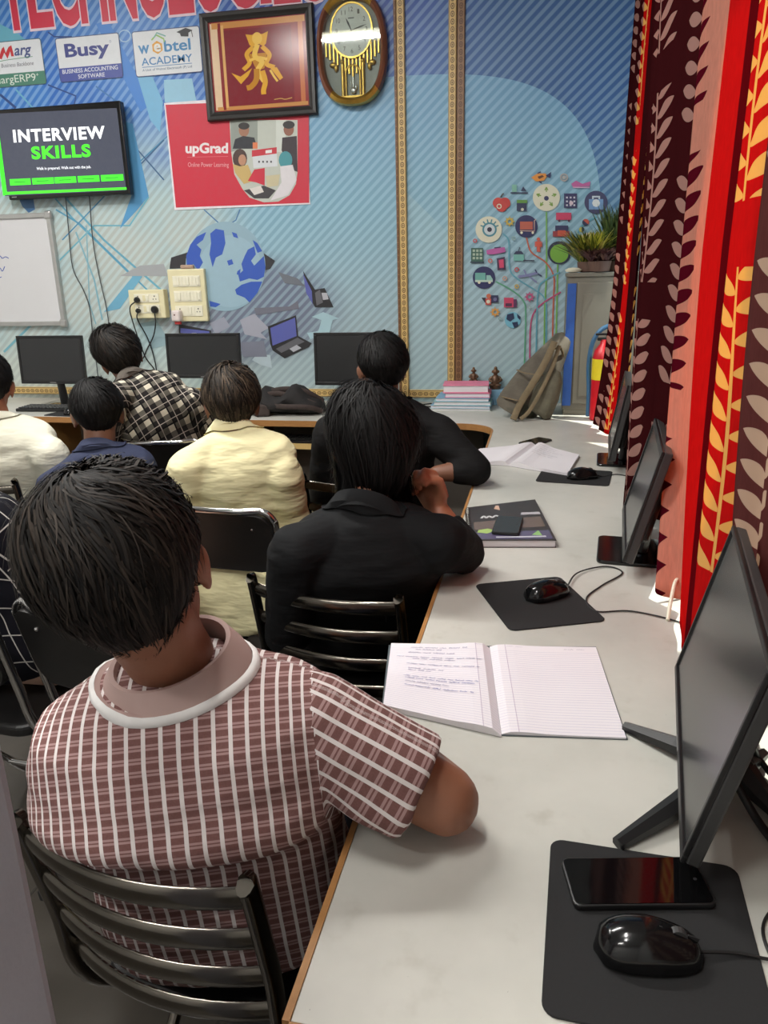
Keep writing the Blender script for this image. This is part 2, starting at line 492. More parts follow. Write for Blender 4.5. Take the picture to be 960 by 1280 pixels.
# ------------------------------------------------------------------ worktop
DX0, DX1, DYF, DYB, DY0 = -0.22, 0.455, 3.68, WALL_Y-0.003, 0.525
R_ = 0.17
poly = [(DX0, DY0), (DX1, DY0), (DX1, DYB), (-4.1, DYB), (-4.1, DYF)]
arc = [(DX0-R_+R_*math.cos(a), DYF-R_+R_*math.sin(a)) for a in np.linspace(PI/2, 0, 10)]
poly += arc
wk = MB().prism(poly, 2, 0.722, 0.75).build('worktop', MAT['laminate'], bevel=0.0015, seg=1)
tag(wk, 'long off-white laminate worktop running under the curtains and along the mural wall', 'worktop')
eb = MB()
pth = [(DX1, DY0)]+[(DX0, DY0)]+list(reversed(arc))+[(-4.1, DYF)]
for i in range(len(pth)-1):
    a = np.array(pth[i]); b = np.array(pth[i+1]); t = unit(b-a); n = np.array([t[1], -t[0]]) * -1
    if i == 0: n = np.array([0, -1.0])
    if i == 1: n = np.array([-1.0, 0])
    o_ = n*0.008
    q = [a, b, b+o_, a+o_] if i < 2 else [a, b, b+np.array([0, 0]), a]
    if i < 2: eb.prism([tuple(p) for p in q], 2, 0.721, 0.7512)
for p0, p1 in zip(pth[2:], pth[3:]):
    a = np.array(p0); b = np.array(p1); t = unit(b-a); n = np.array([-t[1], t[0]])
    c = np.array([-0.6, 2.0]); n = n if (c-a) @ n > 0 else -n
    q = [a, b, b+n*0.008, a+n*0.008]; eb.prism([tuple(p) for p in q], 2, 0.721, 0.7512)
eb.build('edge_band', MAT['edge_band'], wk)
# desk carcass: upright panels, back panel and keyboard shelves
for y in (0.56, 1.36, 2.44, 3.30): MB().span((DX0+0.03, y, 0), (DX1-0.02, y+0.018, 0.72)).build('side_panel', MAT['wood'], wk)
MB().span((DX1-0.10, 0.60, 0.05), (DX1-0.085, 3.29, 0.70)).build('modesty_panel', MAT['panel_grey'], wk)
for x in (-3.55, -2.72, -2.36, -1.50, -0.98):
    MB().span((x, DYF+0.02, 0), (x+0.02, DYB-0.02, 0.72)).build('side_panel', MAT['wood'], wk)
MB().span((-4.1, DYF+0.30, 0.02), (-0.3, DYF+0.315, 0.72)).build('modesty_panel', MAT['panel_grey'], wk)
for a, b in ((-3.53, -2.74), (-2.33, -1.52), (-1.47, -1.0)):
    s_ = MB().span((a, DYF+0.03, 0.60), (b, DYF+0.29, 0.618)).build('keyboard_shelf', MAT['wood'], wk)
    MB().span((a, DYF+0.026, 0.595), (b, DYF+0.03, 0.625)).build('shelf_edge', MAT['border_gold'], s_)

# ------------------------------------------------------------------ mural print
def wp(px, py, off):
    x, z = on_wall(px, py); return (x, WALL_Y-0.0006-off, z)
P = Print(wp)
NV = (32, 38, 92); CRM = (226, 224, 200); TEAL = (88, 160, 170)
# --- circuit lines and blue shards, left
for pts, w_, c in [
    ([(0, 170), (40, 200), (95, 262), (130, 300), (210, 370)], 2.5, (104, 172, 196)), ([(0, 182), (36, 210), (90, 272), (160, 340)], 2, (96, 168, 196)),
    ([(70, 262), (100, 280), (200, 378)], 2, (86, 158, 190)), ([(78, 300), (150, 225), (215, 165)], 1.6, (70, 140, 180)), ([(75, 325), (118, 282), (162, 282), (186, 246)], 2, (110, 180, 200)),
    ([(157, 170), (205, 225)], 1.6, (52, 96, 140)), ([(160, 222), (205, 175)], 1.6, (52, 96, 140)), ([(255, 262), (330, 330)], 1.4, (70, 120, 170)), ([(300, 262), (295, 275), (270, 292)], 1.4, (70, 120, 170)),
    ([(5, 440), (40, 405)], 3, (120, 180, 196)), ([(95, 290), (118, 350), (128, 400)], 2, (130, 180, 196)), ([(108, 282), (112, 380), (120, 405)], 1.4, (130, 180, 196)),
    ([(60, 40), (68, 46), (90, 46)], 1.6, (24, 60, 130)), ([(60, 106), (95, 120), (92, 136)], 1.8, (30, 70, 140)), ([(120, 108), (150, 130)], 1.6, (60, 120, 180)), ([(20, 112), (55, 150)], 2, (110, 180, 210)), ([(0, 118), (20, 135)], 3, (40, 70, 130))]:
    P.up(0.02); P.line(pts, w_, c)
P.up()
for q, c in [([(150, 150), (166, 155), (186, 245), (172, 262), (150, 286), (166, 240)], (84, 156, 206)), ([(120, 30), (135, 25), (190, 130), (176, 140)], (66, 134, 214)),
             ([(172, 96), (190, 94), (204, 128), (200, 165), (188, 150)], (120, 184, 222)), ([(205, 100), (240, 98), (246, 128), (206, 128)], (150, 200, 226)),
             ([(0, 30), (20, 40), (45, 60), (0, 62)], (104, 178, 200)), ([(28, 258), (20, 240), (40, 236), (44, 262), (36, 266)], (66, 112, 160)), ([(130, 390), (172, 338), (178, 346), (150, 386)], (112, 176, 206))]:
    P.up(0.05); P.poly(q, c)
P.ring(156, 45, 8, 1.4, (170, 205, 235))
# --- shards and arrows round the globe
P.up()
for q, c in [([(150, 345), (175, 332), (205, 330), (210, 345)], (168, 172, 176)), ([(214, 322), (236, 315), (236, 335), (212, 336)], (44, 44, 50)), ([(329, 316), (344, 326), (338, 336), (331, 338)], (44, 44, 50)),
             ([(348, 340), (372, 348), (382, 358), (356, 354)], (112, 118, 128)), ([(318, 385), (362, 383), (372, 376), (374, 386), (320, 394)], (116, 118, 132)),
             ([(300, 400), (318, 392), (336, 410), (326, 416), (334, 424), (306, 418)], (170, 172, 186)), ([(262, 404), (280, 396), (288, 408), (270, 418)], (160, 164, 180)),
             ([(315, 450), (322, 442), (338, 444), (340, 460), (326, 456)], (186, 204, 212)), ([(172, 405), (196, 400), (214, 430), (190, 436)], (150, 178, 186)), ([(300, 428), (330, 426), (334, 446), (304, 446)], (128, 132, 148)),
             ([(390, 396), (404, 390), (424, 398), (416, 400), (412, 416), (388, 424), (384, 416), (398, 414), (402, 400)], (172, 206, 216))]:
    P.up(0.05); P.poly(q, c)
P.up(); gx, gy, gr = 282, 333, 50
P.disc(gx, gy, gr, (150, 182, 198), 40, gr*1.12)
P.disc(gx+6, gy+6, gr*0.8, (158, 190, 206), 40, gr*0.9)
P.up(); BL = (52, 92, 190)
def gpoly(pts): P.up(0.03); P.poly(pts, BL)
gpoly([(263, 292), (270, 286), (280, 288), (282, 304), (278, 318), (270, 322), (266, 334), (262, 318), (264, 304)])
gpoly([(238, 306), (246, 296), (258, 290), (254, 300), (246, 306), (252, 312), (250, 320), (254, 328), (248, 338), (242, 330), (234, 334), (233, 320)])
gpoly([(284, 326), (290, 324), (292, 330), (286, 332)])
gpoly([(306, 320), (310, 312), (318, 308), (320, 318), (314, 326), (318, 332), (324, 326), (330, 320), (332, 334), (330, 346), (322, 350), (312, 348), (300, 352), (298, 344), (304, 338), (302, 330)])
gpoly([(294, 362), (302, 356), (314, 352), (328, 352), (322, 366), (312, 378), (306, 372), (296, 368)])
gpoly([(316, 300), (322, 304), (328, 314), (322, 316)]); gpoly([(297, 339), (301, 336), (300, 344), (296, 343)]); gpoly([(262, 376), (276, 380), (270, 384), (263, 383)])
gpoly([(290, 290), (296, 292), (298, 298), (292, 296)])
# printed laptops
def laptop(screen, keys, pad, edge):
    P.up(); P.poly(edge, (36, 36, 40)); P.up(); P.poly(screen, (92, 100, 176)); P.poly(keys, (100, 100, 106)); P.up(); P.poly(pad, (186, 188, 196))
laptop([(338, 410), (369, 397), (371, 420), (341, 432)], [(345, 436), (372, 422), (381, 427), (352, 441)], [(362, 436), (371, 431), (377, 435), (367, 440)],
       [(335, 408), (370, 394), (373, 420), (390, 429), (386, 434), (356, 448), (341, 438), (338, 430)])
laptop([(379, 342), (390, 364), (391, 380), (383, 366)], [(394, 366), (400, 362), (404, 378), (396, 382)], [(402, 366), (409, 366), (411, 374), (404, 375)],
       [(379, 338), (381, 342), (394, 362), (406, 360), (417, 384), (394, 384), (384, 366)])
laptop([(226, 410), (262, 414), (262, 420), (226, 416)], [(230, 417), (256, 419), (256, 420), (230, 419)], [(240, 416), (246, 416), (246, 418), (240, 418)], [(224, 405), (264, 413), (264, 424), (224, 420)])
# --- tree of icons, right
def stem(pts, c): P.up(0.03); P.line(smooth_path([(a, b) for a, b in pts], 6), 1.8, c)
G1, G2, RD, MG, CY = (118, 180, 84), (90, 166, 130), (196, 96, 70), (190, 70, 120), (96, 166, 186)
P.up()
stem([(683, 265), (683, 340), (681, 380), (680, 440), (679, 470)], G1); stem([(697, 330), (696, 380), (694, 460)], G1)
stem([(658, 297), (664, 315), (682, 328), (692, 345), (692, 370), (691, 400), (690, 470)], RD)
stem([(629, 292), (636, 302), (637, 335), (646, 348), (668, 362), (680, 372), (683, 390), (682, 470)], CY)
stem([(620, 352), (640, 363), (654, 376), (657, 395), (655, 470)], G2)
stem([(701, 365), (680, 378), (668, 390), (663, 410), (662, 460)], MG); stem([(700, 340), (682, 350), (673, 362), (671, 400), (670, 450)], CY)
stem([(746, 271), (730, 280), (722, 292), (720, 310)], CY)
P.up()
P.disc(683, 247, 17, CRM); P.disc(611, 287, 16.5, CRM); P.disc(658, 283, 14, NV); P.disc(605, 347, 14, NV); P.disc(745, 253, 14.5, (62, 64, 104)); P.disc(699, 316, 14.5, (34, 44, 70)); P.disc(641, 400, 10, (120, 190, 214))
P.up(); P.disc(683, 248, 3, NV, 14); P.disc(699, 317, 11.5, (120, 176, 60))
for a in range(5):
    t = -PI/2+a*2*PI/5; cx, cy = 683+10*math.cos(t), 247+10*math.sin(t); ux, uy = math.cos(t), math.sin(t)
    P.line([(cx-3*ux, cy-3*uy), (cx+3*ux, cy+3*uy)], 1.3, (120, 160, 60))
    P.line([(cx-2*uy-ux, cy+2*ux-uy), (cx+3*ux, cy+3*uy)], 1.2, (120, 160, 60)); P.line([(cx+2*uy-ux, cy-2*ux-uy), (cx+3*ux, cy+3*uy)], 1.2, (120, 160, 60))
P.disc(612, 287, 9, (70, 140, 156), 22); P.up(); P.disc(612, 287, 6.8, (206, 216, 220), 22); P.up(); P.disc(612, 287, 3, (30, 30, 60), 14)
for a in range(6):
    t = PI+0.35+a*(PI-0.7)/5; P.line([(612+8*math.cos(t), 286+8*math.sin(t)), (612+12*math.cos(t), 286+12*math.sin(t))], 1.6, (70, 140, 156))
P.rect(650, 277, 666, 287, (190, 96, 76)); P.line([(650, 288.5), (668, 289), (668, 276), (670, 274)], 1, (214, 180, 160)); P.disc(652, 291, 1.6, CRM, 10); P.disc(666, 291, 1.6, CRM, 10)
P.rect(594, 341, 607, 350, (110, 176, 166)); P.poly([(608, 344), (613, 344), (616, 349), (616, 352), (608, 352)], (150, 200, 190)); P.rect(594, 350, 616, 352.5, (190, 214, 200)); P.disc(599, 353, 1.8, CRM, 10); P.disc(612, 353, 1.8, CRM, 10)
P.rect(740, 245, 750, 250, (206, 218, 226)); P.rect(736, 249, 754, 262, (120, 160, 206)); P.up(); P.disc(745, 254, 5, (232, 236, 236), 8); P.rect(742, 247, 748, 249, (62, 64, 104))
P.poly([(634, 393), (642, 391), (643, 398), (638, 402), (633, 399)], (22, 44, 84)); P.poly([(640, 403), (647, 402), (648, 407), (643, 410)], (22, 44, 84)); P.poly([(646, 392), (651, 396), (650, 400), (647, 397)], (22, 44, 84))
# apple, fish, camera, bus, sofa, sneakers, calculator, building...
P.disc(623, 254, 7, (206, 64, 56), 20); P.disc(631, 254, 7, (196, 54, 50), 20); P.disc(627, 258, 7, (200, 60, 54), 20); P.line([(626, 247), (628, 243), (630, 242)], 1.4, (60, 50, 30)); P.up(); P.ring(624, 258, 3.2, 1.2, CRM, 14)
P.poly([(664, 222), (672, 217), (682, 217), (684, 220), (680, 226), (670, 227)], (230, 150, 60)); P.poly([(682, 220), (689, 215), (688, 223)], NV); P.poly([(672, 221), (678, 219), (680, 221), (674, 224)], (90, 50, 30)); P.line([(672, 217), (676, 215)], 1.5, NV); P.line([(674, 227), (677, 229)], 1.5, NV)
P.rect(640, 231, 646, 240, (130, 190, 170)); P.poly([(651, 239), (654, 233), (658, 239)], (40, 50, 90)); P.rect(638, 240.5, 660, 242, (40, 50, 90))
P.rect(646, 250, 659, 254, (96, 150, 60)); P.rect(646, 254, 658, 264, (34, 44, 84)); P.up(); P.disc(653, 262, 2, CRM, 8)
P.rect(705, 242, 721, 260, (50, 48, 96))
P.up()
for i in range(3):
    for j in range(3): P.rect(707.5+i*4.6, 246+j*4.8, 709.8+i*4.6, 248.2+j*4.8, (206, 206, 216))
P.disc(714, 254, 2.6, (220, 200, 210), 10)
P.rect(695, 266, 714, 275, (206, 60, 100)); P.disc(699, 276, 1.5, (90, 30, 60), 8); P.disc(711, 276, 1.5, (90, 30, 60), 8)
P.rect(694, 282, 710, 291, (44, 48, 92)); P.rect(691, 289, 712, 296, (150, 52, 60)); P.up(); P.rect(697, 288, 707, 295, (204, 84, 60))
P.poly([(714, 230), (720, 226), (728, 230), (738, 227), (737, 233), (716, 234)], (196, 100, 160)); P.line([(716, 234.5), (737, 234.5)], 1.4, (220, 180, 210))
P.ring(705, 222, 5, 1.6, (186, 176, 170)); P.disc(705, 222, 2.4, (190, 190, 186), 10)
P.disc(732, 278, 4.3, (200, 86, 70), 16); P.up(); P.disc(732, 278, 4.3, (40, 44, 80), 12, None, 0.7, 0.7+PI); P.disc(727, 287, 3.4, (190, 180, 80), 14); P.disc(727, 287, 3.4, (40, 60, 60), 10, None, -PI/2, PI/2)
P.rect(589, 310, 604, 327, (50, 96, 84))
P.up()
for i in range(3):
    for j in range(3): P.rect(591+i*4.4, 312+j*4.6, 594+i*4.4, 315+j*4.6, (170, 190, 170))
P.rect(588, 327, 605, 328.6, (40, 60, 80))
P.poly([(608, 313), (620, 310), (631, 309), (632, 315), (618, 318), (609, 318)], (190, 92, 164)); P.line([(618, 310), (626, 309)], 1.4, (50, 40, 90))
P.poly([(621, 323), (631, 321), (632, 337), (622, 338)], (62, 40, 76)); P.up(); P.poly([(623.5, 325), (629.5, 324), (630, 334.5), (624.5, 335)], (214, 66, 108))
P.rect(642, 318, 655, 326, (120, 186, 176)); P.poly([(642, 318), (655, 318), (652, 314), (645, 314)], (40, 50, 84)); P.line([(648, 314), (650, 309)], 1.2, (60, 70, 90)); P.rect(654, 325, 668, 326.4, (50, 60, 80))
P.disc(673, 299, 2.2, (216, 90, 70), 10); P.rect(670, 301.5, 676, 308, (216, 90, 70)); P.rect(671, 308, 675.4, 315, (216, 90, 70)); P.rect(668.6, 302, 669.8, 309, (216, 90, 70)); P.rect(676.4, 302, 677.6, 309, (216, 90, 70))
P.line([(648, 346), (660, 344), (672, 341)], 3.2, (130, 136, 180)); P.line([(658, 344), (655, 337)], 2, (130, 136, 180)); P.line([(661, 345), (671, 353)], 2, (130, 136, 180)); P.line([(671, 341), (669, 337)], 1.6, (50, 56, 110)); P.line([(672, 342), (677, 345)], 1.6, (50, 56, 110))
P.disc(611, 370, 3, (206, 110, 80), 10); P.poly([(602, 372), (607, 372), (611, 380), (606, 378)], (50, 40, 60)); P.rect(614, 369, 623, 378, (40, 44, 84)); P.rect(607, 373, 614, 381, (206, 80, 70)); P.up(); P.disc(610.5, 377, 2.4, CRM, 10); P.disc(619, 374, 2.4, (110, 110, 150), 10)
P.rect(630, 372, 642, 384, (206, 66, 104)); P.rect(642, 374, 646, 384, (90, 40, 90)); P.up(); P.rect(632, 379, 640, 383, (90, 36, 76))
for x, y, r, c in [(637, 277, 4.6, (206, 176, 70)), (594, 301, 2.6, (206, 84, 90)), (613, 326, 2.8, (210, 120, 110)), (646, 337, 3, (196, 84, 90)), (631, 348, 3, (200, 160, 140)), (646, 358, 2.8, (206, 176, 90)), (662, 371, 4.6, (190, 84, 130)), (619, 390, 4.4, (220, 156, 70)), (642, 298, 2.6, (150, 180, 180)), (625, 398, 2, (150, 180, 180)), (662, 384, 2, (160, 180, 180))]:
    P.ring(x, y, r, r*0.5, c, 14)
    if r > 4:
        for a in range(8):
            t = a*PI/4; P.line([(x+r*math.cos(t), y+r*math.sin(t)), (x+(r+1.6)*math.cos(t), y+(r+1.6)*math.sin(t))], 1.3, c)
P.disc(738, 296, 12, (222, 200, 184), 16, 5)
P.build('mural_print', MAT['print'], wall)

# --- lettering on the mural: shop sign and three logo panels (metres on the wall)
def wm(x, z, off): return (x, WALL_Y-0.0016-off, z)
S = Print(wm)
# letters one by one: condensed, red with a pale outline
word = 'TECHNOLOGIES'; xs = -3.06; widths = [.20, .17, .19, .20, .20, .21, .17, .21, .21, .08, .17, .18]
tot = sum(widths)+0.028*len(word); k_ = (-1.14+3.06)/tot
S.up()
for ch, w_ in zip(word, widths):
    S.text(ch, xs, 2.840, w_*k_, 0.36, (238, 214, 226), bold=0.052) if ch != 'I' else S.rect(xs-0.006, 2.828, xs+w_*k_+0.006, 3.212, (238, 214, 226)); xs += (w_+0.028)*k_
S.up(); xs = -3.06
for ch, w_ in zip(word, widths):
    S.text(ch, xs, 2.840, w_*k_, 0.36, (214, 42, 72), bold=0.028) if ch != 'I' else S.rect(xs, 2.834, xs+w_*k_, 3.206, (214, 42, 72)); xs += (w_+0.028)*k_
def card(x0, z0, x1, z1, face=(226, 230, 234), rim=(52, 70, 120)):
    S.up(); S.poly(rrect(x1-x0, z1-z0, 0.014, 4, (x0+x1)/2, (z0+z1)/2), rim)
    S.up(); S.poly(rrect(x1-x0-0.008, z1-z0-0.008, 0.011, 4, (x0+x1)/2, (z0+z1)/2), face); S.up()
# Marg
card(-3.235, 2.547, -2.845, 2.778, rim=(70, 100, 110))
S.rect(-3.231, 2.551, -2.849, 2.615, (74, 132, 112)); S.up()
S.poly([(-3.13, 2.695), (-3.10, 2.742), (-3.085, 2.752), (-3.078, 2.72), (-3.055, 2.748), (-3.035, 2.755), (-3.028, 2.70), (-3.046, 2.70), (-3.048, 2.726), (-3.072, 2.69), (-3.088, 2.722), (-3.11, 2.69)], (204, 44, 52))
S.text('arg', -3.022, 2.703, 0.108, 0.052, (70, 84, 140), 0.02, 0.25)
S.line(smooth_path([(-3.20, 2.672), (-3.08, 2.684), (-2.91, 2.690)], 6), 0.003, (90, 150, 110))
S.text('Business Backbone', -3.12, 2.648, 0.21, 0.020, (110, 110, 120), 0.0, 0.15)
S.text('MargERP9', -3.185, 2.568, 0.275, 0.038, (224, 234, 226), 0.0); S.text('+', -2.905, 2.588, 0.016, 0.02, (224, 234, 226))
# Busy
card(-2.756, 2.547, -2.362, 2.768)
S.rect(-2.752, 2.551, -2.366, 2.618, (70, 84, 162)); S.up()
S.text('Busy', -2.70, 2.672, 0.265, 0.062, (58, 66, 138), 0.03); S.ring(-2.418, 2.728, 0.006, 0.0015, (58, 66, 138), 12)
S.text('BUSINESS ACCOUNTING', -2.735, 2.590, 0.345, 0.020, (226, 230, 240), 0.012); S.text('SOFTWARE', -2.64, 2.560, 0.165, 0.020, (226, 230, 240), 0.012)
# webtel
card(-2.285, 2.542, -1.885, 2.764)
S.text('w', -2.252, 2.655, 0.062, 0.058, (62, 136, 190), 0.02); S.text('btel', -2.098, 2.655, 0.152, 0.052, (62, 136, 190), 0.02)
S.poly([(-2.14+0.034*math.cos(a), 2.678+0.032*math.sin(a)) for a in np.linspace(0, 2*PI, 6, endpoint=False)+PI/6], (230, 166, 50)); S.up()
S.text('e', -2.158, 2.660, 0.036, 0.052, (240, 240, 236), 0.03)
S.line([(-2.170, 2.715), (-2.14, 2.738), (-2.098, 2.716), (-2.096, 2.70)], 0.008, (150, 196, 90)); S.line([(-2.155, 2.726), (-2.135, 2.748), (-2.085, 2.728)], 0.006, (110, 180, 170))
S.text('ACADEMY', -2.242, 2.597, 0.30, 0.036, (62, 130, 186), 0.010); S.line([(-2.242, 2.588), (-1.945, 2.588)], 0.003, (62, 130, 186))
S.text('A Unit of Webtel Electrosoft (P) Ltd', -2.242, 2.568, 0.295, 0.011, (90, 120, 150), 0.008)
S.poly([(-2.02, 2.742), (-1.965, 2.758), (-1.925, 2.744), (-1.975, 2.724)], (44, 44, 50)); S.poly([(-2.0, 2.733), (-1.95, 2.733), (-1.952, 2.716), (-1.995, 2.720)], (44, 44, 50)); S.line([(-1.932, 2.744), (-1.928, 2.712)], 0.004, (44, 44, 50))
S.build('sign_lettering', MAT['print'], wall)
# ------------------------------------------------------------------ ceiling tube lights
def tube_light(loc, rz, watts, label):
    t = empty('tube_light', loc, rz)
    MB().box((0, 0, -0.02), (1.24, 0.07, 0.04)).build('fixture_body', MAT['white_plastic'], t, bevel=0.006)
    MB().tube([(-0.6, 0, -0.058), (0.6, 0, -0.058)], 0.013, 12).build('tube', emis('tube_glow', (255, 252, 240), 9.0), t, smooth=True)
    for s in (-1, 1): MB().box((s*0.605, 0, -0.05), (0.02, 0.03, 0.05)).build('end_cap', MAT['white_plastic'], t, bevel=0.003)
    L = bpy.data.lights.new('tube_lamp', 'AREA'); L.shape = 'RECTANGLE'; L.size = 1.2; L.size_y = 0.06; L.energy = watts; L.color = (1.0, 0.98, 0.94)
    lo = bpy.data.objects.new('tube_lamp', L); COL.objects.link(lo); lo.parent = t; lo.location = (0, 0, -0.085)
    tag(t, label, 'light'); return t
tube_light((-1.55, 2.15, CH), 0, 62, 'white ceiling tube light over the middle of the class, mirrored in the wall clock')
tube_light((-0.55, 0.35, CH), math.radians(90), 42, 'white ceiling tube light right above the nearest seats')
tube_light((-1.5, -0.75, CH), 0, 40, 'white ceiling tube light added behind the viewer to brighten the pillar and nearest seats')  # unseen fixture added to lift the pillar, chairs and nearest backs
tube_light((-3.0, 2.6, CH), math.radians(90), 40, 'white ceiling tube light nearest to the television')

# ------------------------------------------------------------------ curtains
def curtain_mat():
    m = Mat('curtain_cloth', 0.8); t = m.t
    uvn = t.nodes.new('ShaderNodeUVMap'); uvn.uv_map = 'UVMap'
    sp = t.nodes.new('ShaderNodeSeparateXYZ'); t.links.new(uvn.outputs[0], sp.inputs[0])
    u = X(t, sp.outputs[0]); v = X(t, sp.outputs[1])
    bn = t.nodes.new('ShaderNodeVertexColor'); bn.layer_name = 'Col'    # stripe colour, one fold's shadow painted in
    leafc = t.nodes.new('ShaderNodeVertexColor'); leafc.layer_name = 'Leaf'   # print colour
    # sprigs: one every 0.16 m, shifted up by half a repeat on every second one
    su = u/0.165; idx = su.floor(); cu = (su.frac()-0.5)*0.165
    bend = (v*5.0+idx*1.7).sin()*0.010; cu = cu+bend
    vv = v+(idx*0.5).frac()*0.36+idx*0.07
    rep = vv/0.62; along = rep.frac()
    p = 0.052
    side = cu.gt(0.0)
    k = (vv/p+side*0.5).frac()
    a = cu.abs()/0.050                     # 0 at the stem, 1 at the leaf tip
    c = (k-0.18-a*0.62)                    # leaf centre line rises outwards
    wid = (a*(1.0-a))*1.25
    leaf = (c.abs()).lt(wid)*a.lt(1.0)*a.gt(0.05)
    stem = cu.abs().lt(0.0022)
    pat = leaf.mx(stem)*along.lt(0.86)*along.gt(0.03)*X(t, leafc.outputs['Alpha'])
    weave = m.noise(60, 3, 0.6, vec=uvn.outputs[0], stretch=(6, 0.5, 1))
    base = m.mix(weave*0.35, bn.outputs[0], (60, 20, 20))
    col = m.mix(pat, base, leafc.outputs[0])
    df = t.nodes.new('ShaderNodeBsdfDiffuse'); tl = t.nodes.new('ShaderNodeBsdfTranslucent')
    t.links.new(col, df.inputs[0])
    sat = t.nodes.new('ShaderNodeHueSaturation'); sat.inputs['Saturation'].default_value = 1.25; sat.inputs['Value'].default_value = 1.0
    t.links.new(col, sat.inputs['Color']); t.links.new(sat.outputs[0], tl.inputs[0])
    mx = t.nodes.new('ShaderNodeMixShader'); mx.inputs[0].default_value = 0.55
    t.links.new(df.outputs[0], mx.inputs[1]); t.links.new(tl.outputs[0], mx.inputs[2])
    t.links.new(mx.outputs[0], t.nodes['Material Output'].inputs[0])
    return m.m
MAT['curtain'] = curtain_mat()
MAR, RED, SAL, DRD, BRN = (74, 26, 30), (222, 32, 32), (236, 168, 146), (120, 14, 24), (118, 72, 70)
LBE, LGO, LMA = (190, 148, 138), (236, 196, 120), (96, 18, 34)

def curtain(label, cols, bands, hem, ztop=2.68, folds=5, amp=0.022, nu=120, nv=90, seed=1, pat=(0.33, 0.0)):
    """cols: (u, top(x,y), mid(x,y) at z=1.5, bottom(x,y)); bands: (u_end, cloth, leaf)"""
    us = np.array([c[0] for c in cols], float)
    top = np.array([c[1] for c in cols]); mid = np.array([c[2] for c in cols]); bot = np.array([c[3] for c in cols])
    U = np.linspace(us[0], us[-1], nu); Z = np.linspace(0, 1, nv)
    def ip(A): return np.c_[np.interp(U, us, A[:, 0]), np.interp(U, us, A[:, 1])]
    T, Mi, B = ip(top), ip(mid), ip(bot)
    hz = np.interp(U, us, hem if np.ndim(hem) else np.full(len(us), hem))
    # arc length at mid height for the print
    V = []; UVv = []; colr = []; lf = []
    ph = np.linspace(0, 1, nu); rs = np.random.default_rng(seed); f1, f2 = rs.uniform(0, 6, 2)
    tang = np.gradient(Mi, axis=0); tang /= np.linalg.norm(tang, axis=1)[:, None]; nrm = np.c_[-tang[:, 1], tang[:, 0]]
    s_acc = np.r_[0, np.cumsum(np.linalg.norm(np.diff(Mi, axis=0), axis=1))]; s_acc = pat[1]+pat[0]*s_acc/s_acc[-1]
    be = [b[0] for b in bands]
    for j, tz in enumerate(Z):
        z = hz+(ztop-hz)*tz
        zz = (z-1.5)
        L = np.where((z < 1.5)[:, None], Mi+(B-Mi)*(np.clip((1.5-z)/(1.5-hz), 0, 1)**1.6)[:, None], Mi+(T-Mi)*np.clip((z-1.5)/(2.4-1.5), 0, 2)[:, None])
        wv = np.sin(ph*2*PI*folds+f1+0.35*np.sin(tz*4+f2))+0.35*np.sin(ph*2*PI*folds*2.3+f2+tz*1.5)
        a = amp*(0.75+0.35*(1-tz))
        P2 = L+nrm*(wv*a)[:, None]
        V.append(np.c_[P2, z+0.004*np.sin(ph*2*PI*folds)*(1 if j == 0 else 0)])
    V = np.concatenate(V)
    F = [(j*nu+i, j*nu+i+1, (j+1)*nu+i+1, (j+1)*nu+i) for j in range(nv-1) for i in range(nu-1)]
    me = bpy.data.meshes.new('curtain'); me.from_pydata(V.tolist(), [], F)
    uv = me.uv_layers.new(name='UVMap'); vi = np.array([l.vertex_index for l in me.loops])
    uvs = np.c_[np.tile(s_acc, nv), V[:, 2]+seed*0.23][vi]
    uv.data.foreach_set('uv', uvs.astype(np.float32).ravel())
    for nm, k in (('Col', 1), ('Leaf', 2)):
        ca = me.color_attributes.new(nm, 'FLOAT_COLOR', 'CORNER'); arr = np.zeros((len(vi), 4), np.float32)
        fi = np.repeat(np.arange(len(F)), 4); ui = U[fi % (nu-1)]
        bi = np.clip(np.searchsorted(be, ui), 0, len(bands)-1)
        tab = np.array([(*lin(b[k]), 1.0 if b[1] != b[2] else 0.0) for b in bands], np.float32); arr[:] = tab[bi]
        ca.data.foreach_set('color', arr.ravel())
    o = link('curtain', me, MAT['curtain'], None, True)
    md = o.modifiers.new('thickness', 'SOLIDIFY'); md.thickness = 0.0015
    tag(o, label, 'curtain'); return o
curtain('maroon leaf-print curtain with a red stripe beside the grey cabinet',
    [(0, (.335, 4.00), (.312, 3.84), (.245, 3.68)), (1, (.335, 3.60), (.318, 3.50), (.275, 3.46)), (2, (.37, 3.35), (.345, 3.25), (.345, 3.30))],
    [(1.0, MAR, LBE), (1.55, RED, LGO), (2, MAR, LGO)], (0.768, 0.762, 0.762), folds=3, amp=0.010, seed=1, pat=(0.42, -0.0225))
curtain('dark maroon curtain with beige leaf sprigs behind the middle monitor',
    [(-1, (.42, 3.40), (.42, 3.35), (.415, 2.95)), (0, (.283, 2.78), (.279, 2.62), (.236, 2.17)), (1, (.305, 2.40), (.300, 2.35), (.285, 2.24)), (2, (.362, 1.86), (.350, 1.86), (.335, 2.05))],  # first column is an unseen flap added to close a daylight gap
    [(1.9, MAR, LBE), (2, DRD, LMA)], (0.762, 0.762, 0.78, 0.80), folds=3, amp=0.008, seed=2, pat=(0.60, -0.27))
